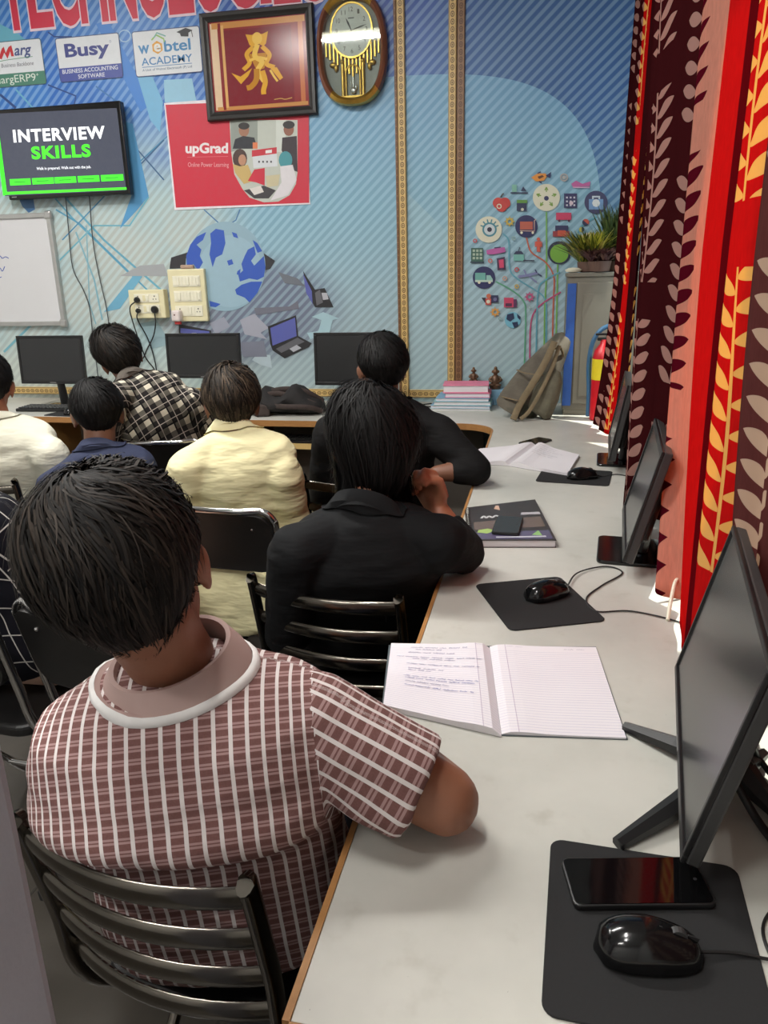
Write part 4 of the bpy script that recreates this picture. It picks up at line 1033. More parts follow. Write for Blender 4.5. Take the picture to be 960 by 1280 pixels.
c = sum(p)/4; phone(c, 0.163, 0.075, math.atan2(p[1][1]-p[0][1], p[1][0]-p[0][0]), DT+0.0038, 'black smartphone lying screen up on the nearest mouse pad')
p = [on_desk(a, b) for a, b in ((650, 561), (686, 556))]; c = (p[0]+p[1])/2
phone((-0.022, 3.27), 0.15, 0.075, math.radians(55), DT+0.0005, 'black smartphone lying beyond the far open notebook')

# ------------------------------------------------------------------ notebooks
def ruled(name, gap=0.0078, margin=True):
    m = Mat(name, 0.75); t = m.t
    uvn = t.nodes.new('ShaderNodeUVMap'); sp = t.nodes.new('ShaderNodeSeparateXYZ'); t.links.new(uvn.outputs[0], sp.inputs[0])
    u, v = X(t, sp.outputs[0]), X(t, sp.outputs[1])
    ln = ((v/gap).frac()-0.5).abs().gt(0.45)*v.lt(0.272)
    mg = (u-0.028).abs().lt(0.0006)
    n = m.noise(6, 3); base = m.mix(n, (226, 220, 228), (238, 234, 238))
    c = m.mix(ln*0.55, base, (150, 150, 190)); c = m.mix(mg*0.6, c, (150, 120, 160)); m.base(c); return m.m
MAT['ruled'] = ruled('ruled_paper')
def page(name, c0, c1, c2, c3, z0, curl, parent, origin, mat, n=14, W=0.195, H=0.29, thick=0.006):
    """c0 far spine, c1 far outer, c2 near outer, c3 near spine; curl lifts the sheet near the spine"""
    c0, c1, c2, c3 = [np.array(c[:2]) for c in (c0, c1, c2, c3)]
    V = []; uv = []
    for i in range(n+1):
        s = i/n
        for j in range(5):
            q = j/4; p_ = (1-q)*((1-s)*c0+s*c1)+q*((1-s)*c3+s*c2)
            z = z0+curl*math.exp(-((s-0.16)/0.17)**2)-(z0*0.85 if s < 0.02 else 0)
            V.append((p_[0]-origin[0], p_[1]-origin[1], max(0.0015, z))); uv.append((s*W, (1-q)*H))
    F = [(i*5+j, i*5+j+1, (i+1)*5+j+1, (i+1)*5+j) for i in range(n) for j in range(4)]
    k = len(V); V2 = [(x, y, 0.0012) for x, y, z in V]
    B_ = [i*5 for i in range(n+1)], [i*5+4 for i in range(n+1)], list(range(5)), list(range(n*5, n*5+5))
    F2 = []
    for e in B_:
        for a, b in zip(e, e[1:]): F2.append((a, b, b+k, a+k))
    me = bpy.data.meshes.new(name); me.from_pydata(V+V2, [], F+F2+[(0, n*5, n*5+4, 4) and (k, k+n*5, k+n*5+4, k+4)])
    l = me.uv_layers.new(name='UVMap'); UVS = np.array(uv+uv)
    vi = np.array([q.vertex_index for q in me.loops]); U2 = UVS[vi]
    l.data.foreach_set('uv', U2.astype(np.float32).ravel())
    mi = np.r_[np.zeros(len(F)), np.ones(len(F2)+1)].astype(int); 
    o = link(name, me, [mat, MAT['paper']], parent); me.polygons.foreach_set('material_index', mi); me.update()
    return o
def scribble(S, x0, x1, y, h, c, w=0.0006, seed=0):
    r = random.Random(seed); x = x0
    while x < x1-0.004:
        wl = min(r.uniform(0.008, 0.026), x1-x); pts = []; n = max(3, int(wl/0.0022))
        for i in range(n*2):
            pts.append((x+wl*i/(n*2-1), y+(h*r.uniform(0.35, 1.0) if i % 2 else r.uniform(-0.25, 0.1)*h)))
        S.line(smooth_path(pts, 2), w, c); x += wl+r.uniform(0.003, 0.006)
nb = empty('notebook', (-0.065, 1.21, DT)); O = (-0.065, 1.21)
q = lambda a, b, z=0.762: on_desk(a, b, z)
cov = MB(); e = [q(486, 806, .752), q(745, 808, .752), q(785, 924, .752), q(629, 919, .752), q(477, 884, .752)]
cov.prism([(p[0]-O[0], p[1]-O[1]) for p in e], 2, 0.0004, 0.0016).build('cover', simple('nb_cover', (84, 92, 96), 0.5), nb)
L = (q(612, 805), q(489, 803), q(479, 880), q(627, 914)); Rr = (q(612, 806, .756), q(745, 808, .756), q(783, 921, .756), q(627, 915, .756))
page('left_pages', *L, 0.0105, 0.004, nb, O, MAT['ruled']); page('right_pages', *Rr, 0.0045, 0.003, nb, O, MAT['ruled'])
def on_page(C4, z0, curl):
    C = [np.array(c[:2]) for c in C4]
    def f(s, t, off):   # s from spine outwards, t 0 far .. 1 near
        p_ = (1-t)*((1-s)*C[0]+s*C[1])+t*((1-s)*C[3]+s*C[2])
        return (p_[0]-O[0], p_[1]-O[1], z0+curl*math.exp(-((s-0.16)/0.17)**2)+0.0005+off)
    return f
g = on_page(L, 0.0105, 0.004); BLU = (86, 96, 170)
S = Print(lambda x, y, off: g(1-x/0.195, 1-y/0.29, off))
rows = [(0.040, 0.150, .268), (0.050, 0.10, .258), (0.035, 0.125, .243), (0.015, 0.175, .222), (0.045, 0.125, .214), (0.035, 0.170, .190), (0.038, 0.105, .170), (0.038, 0.08, .162), (0.030, 0.165, .136), (0.034, 0.160, .127), (0.034, 0.115, .112), (0.034, 0.155, .096)]
for i, (a, b, y) in enumerate(rows): scribble(S, a, b, y, 0.0048, BLU if i in (8, 9, 11) else (120, 124, 170), 0.0007, i)
scribble(S, 0.165, 0.185, .281, 0.003, (150, 150, 170), 0.0005, 40)
S.build('handwriting', MAT['print'], nb)
g2 = on_page(Rr, 0.0045, 0.003); S = Print(lambda x, y, off: g2(x/0.195, 1-y/0.29, off)); scribble(S, 0.135, 0.18, .276, 0.004, (150, 150, 170), 0.0005, 50); scribble(S, 0.03, 0.06, .281, 0.003, (150, 150, 170), 0.0005, 51); S.build('handwriting', MAT['print'], nb)
tag(nb, 'open ruled notebook with blue handwriting at the edge of the near desk', 'notebook')
# far open notebook
O3 = (-0.03, 2.95); n3 = empty('notebook', (O3[0], O3[1], DT))
E3 = [(-0.255, 3.06), (-0.015, 3.215), (0.155, 3.01), (0.10, 2.69), (-0.115, 2.80)]
L3 = ((-0.02, 3.20), (-0.245, 3.075), (-0.32, 2.86), (-0.115, 2.83)); R3 = ((-0.02, 3.20), (0.152, 3.005), (0.10, 2.70), (-0.115, 2.83))
page('left_pages', *L3, 0.012, 0.008, n3, O3, MAT['paper']); page('right_pages', *R3, 0.012, 0.010, n3, O3, MAT['paper'])
MB().prism([(p[0]-O3[0], p[1]-O3[1]) for p in (L3[0], R3[1], R3[2], R3[3], L3[2], L3[1])], 2, 0.0003, 0.0012).build('cover', MAT['black_plastic'], n3)
g3 = lambda s, t, off: tuple((np.array(((1-t)*((1-s)*np.array(R3[0])+s*np.array(R3[1]))+t*((1-s)*np.array(R3[3])+s*np.array(R3[2])))).tolist()-np.array(O3)).tolist()+[0.0128+0.010*math.exp(-((s-0.16)/0.17)**2)+off])
S = Print(lambda x, y, off: g3(x/0.195, 1-y/0.29, off))
for i in range(6): scribble(S, 0.03, 0.03+random.uniform(.06, .14), .26-.022*i, .005, (140, 140, 150), .0007, 70+i)
S.build('handwriting', MAT['print'], n3)
tag(n3, 'open notebook with pale pages by the far mouse pad', 'notebook')

# ------------------------------------------------------------------ spiral book with a phone on it
bq = [on_desk(a, b, .757) for a, b in ((586, 640), (668, 630), (694, 681), (590, 681))]
bc = sum(bq)/4; bk = empty('spiral_book', (bc[0], bc[1], DT)); br = math.atan2(bq[2][1]-bq[3][1], bq[2][0]-bq[3][0])
loc = [(p[0]-bc[0], p[1]-bc[1]) for p in bq]
MB().prism(loc, 2, 0.0005, 0.020).build('page_block', MAT['paper'], bk)
grow = [(x*1.02, y*1.02) for x, y in loc]
MB().prism(grow, 2, 0.0, 0.0012).build('back_cover', MAT['black_plastic'], bk)
MB().prism(grow, 2, 0.0198, 0.0212).build('front_cover', simple('book_cover', (56, 50, 50), 0.35, 0, 0.3, 25), bk)
def bp(u, v, off):
    a, b, c_, d_ = [np.array(t_) for t_ in grow]; p_ = (1-v)*((1-u)*d_+u*c_)+v*((1-u)*a+u*b); return (p_[0], p_[1], 0.0215+off)
S = Print(bp)
S.poly([(0.05, 0.28), (0.95, 0.30), (0.95, 0.55), (0.05, 0.50)], (112, 92, 84)); S.poly([(0.05, 0.03), (0.97, 0.03), (0.97, 0.22), (0.05, 0.20)], (92, 84, 116)); S.up()
S.poly([(0.08, 0.20), (0.20, 0.17), (0.32, 0.24), (0.22, 0.30), (0.10, 0.27)], (176, 206, 110)); S.poly([(0.74, 0.12), (0.86, 0.10), (0.84, 0.22)], (150, 196, 120)); S.poly([(0.36, 0.85), (0.44, 0.80), (0.44, 0.94), (0.40, 0.95)], (226, 186, 160)); S.poly([(0.70, 0.62), (0.97, 0.60), (0.97, 0.66), (0.72, 0.68)], (196, 190, 196)); S.poly([(0.34, 0.24), (0.60, 0.26), (0.60, 0.30), (0.34, 0.28)], (206, 196, 196))
S.up(); S.line(smooth_path([(0.16, 0.60), (0.20, 0.66), (0.23, 0.60), (0.27, 0.65), (0.31, 0.60), (0.36, 0.65), (0.40, 0.61)], 5), 0.030, (226, 226, 226)); S.line([(0.30, 0.07), (0.52, 0.07), (0.90, 0.08)], 0.03, (206, 206, 220))
S.build('cover_print', MAT['gloss_print'], bk)
sp_ = MB(); A_, B_2 = np.array(grow[3]), np.array(grow[0])
for i in range(18):
    c_ = A_+(B_2-A_)*(i+0.5)/18; d_ = unit(B_2-A_); n_ = np.array([-d_[1], d_[0]])
    sp_.tube([(c_[0]+n_[0]*0.009*math.cos(a), c_[1]+n_[1]*0.009*math.cos(a), 0.0115+0.0115*math.sin(a)) for a in np.linspace(0, 2*PI, 11)], 0.0011, 5, caps=False)
sp_.build('spiral_binding', MAT['gunmetal'], bk)
tag(bk, 'thick spiral book with a dark colourful cover under a phone', 'book')
pc = [on_desk(a, b, .777) for a, b in ((617, 644), (652, 644), (653, 670), (617, 670))]; c = sum(pc)/4
phone(c, 0.075, 0.15, math.radians(-3), DT+0.0222, 'dark grey phone lying on the thick spiral book', 'screen_off')

# ------------------------------------------------------------------ papers, figurines
def slab(name, c, w, d_, h, rz, z, m, label, cat, pages=True):
    t = empty(name, (c[0], c[1], z), rz)
    MB().span((-w/2, -d_/2, 0), (w/2, d_/2, h*0.12)).build('back_cover', m, t); MB().span((-w/2, -d_/2, h*0.88), (w/2, d_/2, h)).build('front_cover', m, t)
    MB().span((-w/2+.004, -d_/2+.004, h*0.12), (w/2-.004, d_/2-.004, h*0.88)).build('page_block', MAT['paper'], t)
    MB().span((-w/2-.001, d_/2-.004, 0.0005), (w/2+.001, d_/2+.0006, h-0.0005)).build('spine', m, t)
    tag(t, label, cat, 'files piled by the backpack'); return t
BLUE_ = simple('file_blue', (128, 172, 200), 0.5); TEAL_ = simple('file_teal', (150, 190, 188), 0.5); PINK_ = simple('file_pink', (224, 130, 160), 0.6); PALE_ = simple('file_pale', (196, 206, 196), 0.5)
z = DT+0.0005
for i, (m_, h_, w_, rz, lab) in enumerate(((PALE_, .012, .33, 1, 'pale green file at the bottom of the pile by the backpack'), (BLUE_, .016, .325, -1, 'blue file second from the bottom of the pile by the backpack'), (TEAL_, .020, .31, 2, 'teal file in the middle of the pile by the backpack'), (BLUE_, .018, .29, 0, 'blue file right under the pink books'))):
    slab('file', (-0.435+0.004*i, 4.15+0.004*i, 0), w_, .23, h_, math.radians(rz), z, m_, lab, 'file'); z += h_+0.0005
for i, (h_, w_, rz, lab) in enumerate(((.024, .245, 2, 'pink book, lower of the two on the blue files'), (.044, .245, 4, 'pink book on top of the pile, tilted a little'))):
    slab('book', (-0.40-0.012*i, 4.15, 0), w_, .17, h_, math.radians(rz), z, PINK_, lab, 'book'); z += h_+0.0005
def figurine(loc, s, label):
    t = empty('figurine', loc); b = MB()
    b.lathe([(0.030*s, 0), (0.032*s, 0.012*s), (0.022*s, 0.02*s), (0.026*s, 0.045*s), (0.020*s, 0.07*s), (0.010*s, 0.08*s)], 14)
    for sgn in (-1, 1): b.tube(smooth_path([(sgn*0.018*s, 0, 0.066*s), (sgn*0.032*s, -0.006*s, 0.05*s), (sgn*0.014*s, -0.02*s, 0.038*s)], 5), 0.008*s, 8); b.ball((sgn*0.018*s, -0.016*s, 0.022*s), (0.018*s, 0.014*s, 0.010*s))
    b.build('body', simple('bronze', (92, 70, 54), 0.4, 0.4, 0.4, 60), t, smooth=True)
    h = MB().ball((0, -0.002*s, 0.095*s), (0.016*s, 0.016*s, 0.018*s)).ball((0, -0.002*s, 0.114*s), (0.010*s, 0.010*s, 0.010*s)).ball((0.017*s, 0, 0.095*s), (0.005*s, 0.006*s, 0.008*s)).ball((-0.017*s, 0, 0.095*s), (0.005*s, 0.006*s, 0.008*s))
    h.build('head', simple('bronze_head', (104, 80, 60), 0.4, 0.4, 0.4, 60), t, smooth=True); tag(t, label, 'figurine')
pb = MB().span((-0.05, -0.045, 0), (0.05, 0.05, 0.085)).build('blue_box', BLUE_, bevel=0.003); pb.location = (-0.262, 4.285, DT+0.0005); tag(pb, 'small light blue box behind the pile of files', 'box')
figurine((-0.262, 4.285, DT+0.087), 1.0, 'small dark bronze figurine on the blue box, nearest to the backpack')
pb = MB().span((-0.05, -0.04, 0), (0.05, 0.04, 0.115)).build('grey_box', MAT['panel_grey'], bevel=0.003); pb.location = (-0.385, 4.295, DT+0.0005); tag(pb, 'small grey box mostly hidden behind the pink books', 'box')
figurine((-0.385, 4.295, DT+0.117), 0.72, 'small dark bronze figurine just showing above the pink books')

# ------------------------------------------------------------------ backpack
def superring(c, rx, ry, n, k, U, Vv):
    th = np.linspace(0, 2*PI, k, endpoint=False); cx, sx = np.cos(th), np.sin(th)
    return np.asarray(c)+np.outer(rx*np.sign(cx)*np.abs(cx)**(2/n), U)+np.outer(ry*np.sign(sx)*np.abs(sx)**(2/n), Vv)
def fabric(name, c, var=0.2, sc=30, patch=None):
    m = Mat(name, 0.85); n = m.noise(sc, 4); n2 = m.noise(6, 3)
    col = m.mix(n, tuple(v*(1-var) for v in c), tuple(min(255, v*(1+var)) for v in c))
    if patch: col = m.mix(n2.ss(0.5, 0.6), col, patch)
    m.base(col); m.bump(m.noise(sc*4, 3), 0.35, 0.004); return m.m
MAT['olive'] = fabric('olive_canvas', (104, 100, 84)); MAT['camo'] = fabric('camo_canvas', (92, 86, 76), 0.3, 16, (66, 70, 58)); MAT['strap'] = fabric('strap_web', (116, 102, 78))
bp_ = empty('backpack', (-0.075, 3.90, DT), math.radians(-12))
ax = unit((0.20, 0.12, 0.34)); U = np.array([1.0, 0, 0]); U = unit(U-ax*(U @ ax)); Vv = np.cross(ax, U)
secs = [(0, .085, .07, 3), (.02, .105, .085, 3), (.10, .105, .09, 3.2), (.20, .098, .085, 3), (.29, .08, .075, 2.6), (.38, .06, .055, 2.5), (.43, .05, .045, 2.3), (.45, .03, .03, 2)]
MB().loft([superring(ax*t+(-0.06, 0, 0.028), a, b, n, 26, U, Vv) for t, a, b, n in secs]).build('main_body', MAT['camo'], bp_, smooth=True)
pk = [(0, .06, .028, 2.6), (.02, .078, .036, 3), (.09, .08, .04, 3), (.15, .07, .032, 2.6), (.175, .045, .015, 2)]
MB().loft([superring(ax*t+(-0.085, -0.075, 0.035), a, b, n, 22, U, Vv) for t, a, b, n in pk]).build('front_pocket', MAT['camo'], bp_, smooth=True)
pk2 = [(0, .055, .04, 2.6), (.02, .07, .055, 3), (.12, .066, .055, 3), (.20, .045, .04, 2.6), (.235, .02, .02, 2)]
MB().loft([superring(unit((0.14, 0.05, 0.34))*t+(0.062, -0.045, 0.022), a, b, n, 22, U, Vv) for t, a, b, n in pk2]).build('side_flap', MAT['olive'], bp_, smooth=True)
for pts, r_ in (([(0.13, -0.02, 0.38), (0.095, -0.065, 0.28), (0.045, -0.10, 0.18), (-0.01, -0.115, 0.08), (-0.03, -0.16, 0.012)], 0.017), ([(0.15, 0.0, 0.36), (0.13, -0.05, 0.26), (0.09, -0.10, 0.15), (0.04, -0.125, 0.05), (0.005, -0.15, 0.014)], 0.010), ([(-0.13, -0.03, 0.12), (-0.10, -0.09, 0.11), (-0.02, -0.12, 0.10)], 0.006), ([(-0.05, -0.03, 0.24), (0.0, -0.068, 0.23), (0.09, -0.06, 0.22)], 0.006)):
    MB().tube(smooth_path(pts, 7), r_, 8, flat=0.3, ref=(1, 0, 0)).build('strap', MAT['strap'], bp_, smooth=True)
MB().tube(smooth_path([(0.10, 0.02, 0.34), (0.15, 0.02, 0.345), (0.16, 0.05, 0.31), (0.14, 0.08, 0.28)], 6), 0.007, 8).build('grab_handle', MAT['strap'], bp_, smooth=True)
tag(bp_, 'olive grey backpack leaning against the grey cabinet', 'backpack')
# black bag lying on the far desk
bb = empty('laptop_bag', (-1.36, 3.93, DT), math.radians(6))
MAT['black_nylon'] = fabric('black_nylon', (30, 28, 28), 0.3, 20)
MAT['bag_strap'] = fabric('bag_strap', (58, 48, 45), 0.25, 30)
rr = []
for t in np.linspace(-1, 1, 17):
    h_ = 0.058*(1-abs(t)**3.2)**0.6+0.012*math.sin(t*7)+0.010; d_ = 0.13*(1-abs(t)**4)**0.4+0.01
    a = np.linspace(0, 2*PI, 22, endpoint=False); lump = 1+0.08*np.sin(a*3+t*6)+0.05*np.sin(a*5-t*9)
    rr.append(np.c_[np.full(22, t*0.20), d_*np.cos(a)*lump, np.maximum(0.002, h_+h_*np.sin(a)*lump)])
MB().loft(rr).build('bag_body', MAT['black_nylon'], bb, smooth=True)
MB().box((-0.12, -0.135, 0.035), (0.085, 0.03, 0.062), rotz(0.1)).build('front_pocket', fabric('bag_brown', (62, 52, 48), 0.2), bb, bevel=0.012, seg=3)
for k_, pts in enumerate(([(-0.19, -0.03, 0.06), (-0.08, -0.08, 0.115), (0.05, -0.09, 0.10), (0.17, -0.07, 0.05)], [(-0.16, 0.0, 0.10), (-0.02, -0.05, 0.135), (0.10, -0.04, 0.12), (0.19, 0.0, 0.06)], [(-0.10, -0.12, 0.06), (0.02, -0.15, 0.055), (0.13, -0.14, 0.05), (0.20, -0.09, 0.02)], [(-0.2, 0.02, 0.05), (-0.22, -0.06, 0.03), (-0.14, -0.15, 0.01)])):
    MB().tube(smooth_path(pts, 8), 0.014, 8, flat=0.4).build('strap', MAT['bag_strap'], bb, smooth=True)
tag(bb, 'black laptop bag lying on the far desk', 'bag')

# ------------------------------------------------------------------ grey steel cabinet, plants, red cylinder, blue hose
cb = empty('steel_cabinet', (0.272, 4.13, DT))
MAT['steel_grey'] = simple('steel_grey', (128, 124, 112), 0.5, 0.2, 0.06, 8)
cb_w = 0.165
b = MB().span((-0.172, -0.17, 0.03), (cb_w, 0.20, 0.68)).span((-0.166, -0.16, 0), (cb_w-0.006, 0.19, 0.03)).span((-0.178, -0.18, 0.68), (cb_w+0.004, 0.204, 0.70)); b.build('body', MAT['steel_grey'], cb, bevel=0.003)
MB().span((-0.125, -0.178, 0.06), (cb_w-0.012, -0.17, 0.655)).build('door', MAT['steel_grey'], cb, bevel=0.004)
MB().span((-0.095, -0.180, 0.10), (cb_w-0.04, -0.1779, 0.60)).build('door_panel', MAT['steel_grey'], cb, bevel=0.002)
MB().span((-0.172, -0.176, 0.05), (-0.130, -0.1699, 0.65)).build('blue_stripe', simple('blue_strip', (50, 92, 170), 0.4), cb)
tag(cb, 'low grey steel cabinet with a blue stripe beside the curtain', 'cabinet')
def plant(loc, n, h, spread, cols, label, seed):
    t = empty('potted_plant', loc); r = np.random.default_rng(seed)
    MB().lathe([(0.035, 0), (0.05, 0.004), (0.058, 0.05), (0.052, 0.05), (0.048, 0.046)], 18).build('pot', simple('pot_brown', (96, 72, 62), 0.6), t, smooth=True)
    mats = [simple('leaf_%d_%d' % (seed, i), c_, 0.5, 0, 0.25, 20) for i, c_ in enumerate(cols)]
    b = MB()
    for i in range(n):
        a = r.uniform(0, 2*PI); l = h*r.uniform(0.5, 1.0); out = spread*r.uniform(0.2, 1.0); base = np.array([r.uniform(-.045, .045), r.uniform(-.035, .035), 0.045])
        d_ = np.array([math.cos(a), math.sin(a), 0]); nn = np.array([-d_[1], d_[0], 0]); w_ = r.uniform(0.004, 0.009)
        p0 = base; p1 = base+d_*out*0.45+[0, 0, l*0.6]; p2 = base+d_*out+[0, 0, l]
        b.mat(int(r.integers(len(cols)))); b.add([p0-nn*w_*.4, p0+nn*w_*.4, p1+nn*w_+[0, 0, .002], p1-nn*w_, p2], [(0, 1, 2, 3), (3, 2, 4)])
    o = link('foliage', b.mesh('foliage', fix=False), mats, t); o['kind'] = 'stuff'; tag(t, label, 'plant')
plant((0.20, 4.06, DT+0.7005), 620, 0.155, 0.17, [(96, 110, 40), (150, 150, 60), (66, 84, 36), (178, 172, 80)], 'bushy yellow-green pot plant on the grey cabinet', 1)
plant((0.335, 4.12, DT+0.7005), 520, 0.28, 0.13, [(56, 76, 44), (40, 58, 34), (84, 96, 54)], 'taller dark green pot plant on the cabinet, half behind the curtain', 2)
plant((0.245, 3.985, DT+0.7005), 420, 0.07, 0.13, [(92, 60, 60), (70, 44, 48), (110, 80, 70)], 'low reddish pot plant at the front of the grey cabinet', 3)
o = MB().lathe([(0.012, 0), (0.03, 0.004), (0.034, 0.014), (0.02, 0.022), (0.004, 0.024)], 14, sx=1.2).build('white_dish', MAT['white_plastic'], smooth=True); o.location = (0.125, 4.0, DT+0.7005); tag(o, 'small white dish at the corner of the grey cabinet top', 'dish')
fe = empty('fire_extinguisher', (0.284, 3.84, DT)); MAT['red_paint'] = simple('red_paint', (196, 24, 36), 0.3)
MB().lathe([(0.045, 0), (0.052, 0.004), (0.053, 0.30), (0.045, 0.34), (0.022, 0.37), (0.018, 0.39)], 22).build('cylinder', MAT['red_paint'], fe, smooth=True)
MB().lathe([(0.0537, 0.20), (0.0537, 0.30)], 22, cap0=False, cap1=False).build('yellow_label', simple('yellow_label', (232, 206, 40), 0.5), fe, smooth=True)
MB().span((-0.035, -0.01, 0.385), (0.03, 0.01, 0.40)).span((-0.045, -0.008, 0.41), (0.02, 0.008, 0.42)).box((0.012, 0, 0.405), (0.016, 0.016, 0.02)).build('valve_lever', MAT['black_plastic'], fe, bevel=0.002)
tag(fe, 'red cylinder with a yellow label half hidden by the far curtain', 'fire extinguisher')
hz_ = [(768, 405), (752, 412), (741, 428), (736, 455), (736, 490), (735, 518)]
pts = []
for i, (a, b_) in enumerate(hz_):
    Y = 3.87; x_, z_ = on_wall(a, b_, Y); pts.append((x_, Y, z_))
pts[-1] = (pts[-1][0], 3.87, DT+0.012)
h_ = MB().tube(smooth_path(pts, 7), 0.011, 10).build('blue_hose', simple('hose_blue', (60, 104, 140), 0.4), smooth=True); tag(h_, 'blue hose arching down beside the grey cabinet onto the desk', 'hose')

# ------------------------------------------------------------------ keyboards, pads and clutter on the far desk
def keyboard(loc, rz, label, w=0.42):
    t = empty('keyboard', loc, rz)
    MB().span((-w/2, -0.07, 0), (w/2, 0.07, 0.018)).build('tray', MAT['black_plastic'], t, bevel=0.004)
    kme = MB().box((0, 0, 0.021), (0.018, 0.018, 0.007)).mesh('key', bevel=0.002, seg=1)
    kme.materials.append(MAT['grey_plastic'])
    for j in range(5):
        for i in range(int(w/0.0225)-1):
            o = bpy.data.objects.new('key', kme); COL.objects.link(o); o.parent = t; o.location = (-w/2+0.022+i*0.0222, -0.052+j*0.026, 0)
    tag(t, label, 'keyboard')
keyboard((-2.82, 3.90, DT+0.0005), math.radians(2), 'black keyboard on the far desk below the whiteboard', 0.36)
keyboard((-1.98, 3.84, DT+0.0005), math.radians(-3), 'black keyboard on the far desk behind the man in cream', 0.36)
keyboard((-1.25, 3.80, 0.6185), 0, 'black keyboard on the shelf under the far desk', 0.40)
mouse_pad((-2.62, 3.775), 0.23, 0.15, math.radians(-6), 'black mouse pad on the far desk behind the boy in navy')
mouse((-2.60, 3.775, DT+0.0035), math.radians(95), 'black mouse on the far desk behind the boy in navy', [(-2.61, 3.85, zc), (-2.58, 3.93, zc), (-2.50, 3.90, zc), (-2.47, 3.97, zc), (-2.55, 4.05, zc), (-2.68, 4.15, zc)])
tag(MB().tube(smooth_path([(-0.62, 4.26, zc), (-0.70, 4.20, zc), (-0.80, 4.18, zc+.002), (-0.78, 4.25, zc), (-0.62, 4.15, zc), (-0.58, 4.20, zc+.004)], 8), 0.004, 6).build('loose_cable', MAT['cable'], smooth=True), 'loose dark cable coiled on the far desk left of the files', 'cable')
tag(MB().tube(smooth_path([(0.27, 0.93, DT+0.05), (0.30, 0.89, DT+.01), (0.33, 0.80, zc+.002), (0.36, 0.68, zc+.002), (0.40, 0.55, zc+.002)], 8), 0.0055, 8).build('monitor_cable', MAT['cable'], smooth=True), 'thick black cable running from the nearest monitor towards the viewer', 'cable')
tag(MB().tube(smooth_path([(0.31, 1.0, DT+0.06), (0.33, 1.02, DT+0.02), (0.36, 0.95, zc+.002), (0.40, 0.86, zc+.002), (0.44, 0.80, zc+.002)], 8), 0.0045, 8).build('monitor_cable', MAT['cable'], smooth=True), 'thinner black cable behind the nearest monitor stand', 'cable')
tag(MB().tube(smooth_path([(0.275, 1.52, zc), (0.285, 1.56, zc+.03), (0.30, 1.60, zc+0.06), (0.33, 1.64, zc+.02), (0.36, 1.70, zc)], 8), 0.004, 8).build('white_cable', MAT['white_plastic'], smooth=True), 'pale cable under the hem of the salmon curtain', 'cable')
b = MB()
for i in range(5): b.tube(smooth_path([(-0.035+0.004*i, -0.03, 0.012+0.02*i), (0, 0.03, 0.014+0.02*i), (0.035, -0.02, 0.012+0.02*i)], 6), 0.012, 8)
o = b.build('cloth_bundle', fabric('bundle', (150, 146, 92), 0.15), smooth=True); o.location = (-0.10, 2.36, 0.62); tag(o, 'pale olive bundle on the bracket below the desk edge', 'bundle')
MB().span((-0.21, 2.30, 0.602), (-0.02, 2.42, 0.6195)).build('bracket_shelf', MAT['wood'], wk)
# ------------------------------------------------------------------ chairs
def slat_chair(loc, rz, label, w=0.37, top=0.78, n=4):
    t = empty('steel_chair', (loc[0], loc[1], 0), rz); hw = w/2
    g = MAT['gunmetal']
    by = lambda z: -0.17-0.07*(z-0.44)/0.34
    for s in (-1, 1):
        MB().tube(smooth_path([(s*hw, by(top)-0.004, top), (s*hw, by(top-0.02), top-0.02), (s*hw, by(0.6), 0.60), (s*hw, -0.17, 0.44), (s*hw, 0.0, 0.24), (s*hw, 0.19, 0.012)], 6), 0.0155, 12, flat=0.72, ref=(0, 1, 0)).build('front_leg', g, t, smooth=True)
        MB().tube([(s*(hw-0.03), 0.17, 0.425), (s*(hw-0.03), 0.02, 0.25), (s*(hw-0.03), -0.20, 0.012)], 0.011, 10).build('rear_leg', g, t, smooth=True)
        for y_, sx in ((0.19, hw), (-0.20, hw-0.03)): MB().lathe([(0.014, 0), (0.016, 0.02), (0.012, 0.026)], 10, (s*sx, y_, 0)).build('rubber_foot', MAT['rubber'], t, smooth=True)
    for i in range(n):
        z = top-0.028-i*(0.078 if n > 3 else 0.085); y0 = by(z)
        path = [(x, y0-0.040*(1-(x/hw)**2), z) for x in np.linspace(-hw+0.004, hw-0.004, 13)]
        MB().tube(path, 0.0165, 12, flat=0.42, ref=(0, 0, 1)).build('back_slat', g, t, smooth=True)
    MB().prism(rrect(w-0.03, 0.36, 0.05, 6, 0, 0.01), 2, 0.425, 0.452).build('seat', MAT['black_vinyl'], t, bevel=0.009, seg=3)
    MB().tube([(-hw, 0.10, 0.115), (hw, 0.10, 0.115)], 0.008, 8).build('stretcher', g, t, smooth=True); MB().tube([(-hw+0.03, -0.12, 0.10), (hw-0.03, -0.12, 0.10)], 0.008, 8).build('stretcher', g, t, smooth=True)
    tag(t, label, 'chair', 'classroom chairs'); return t
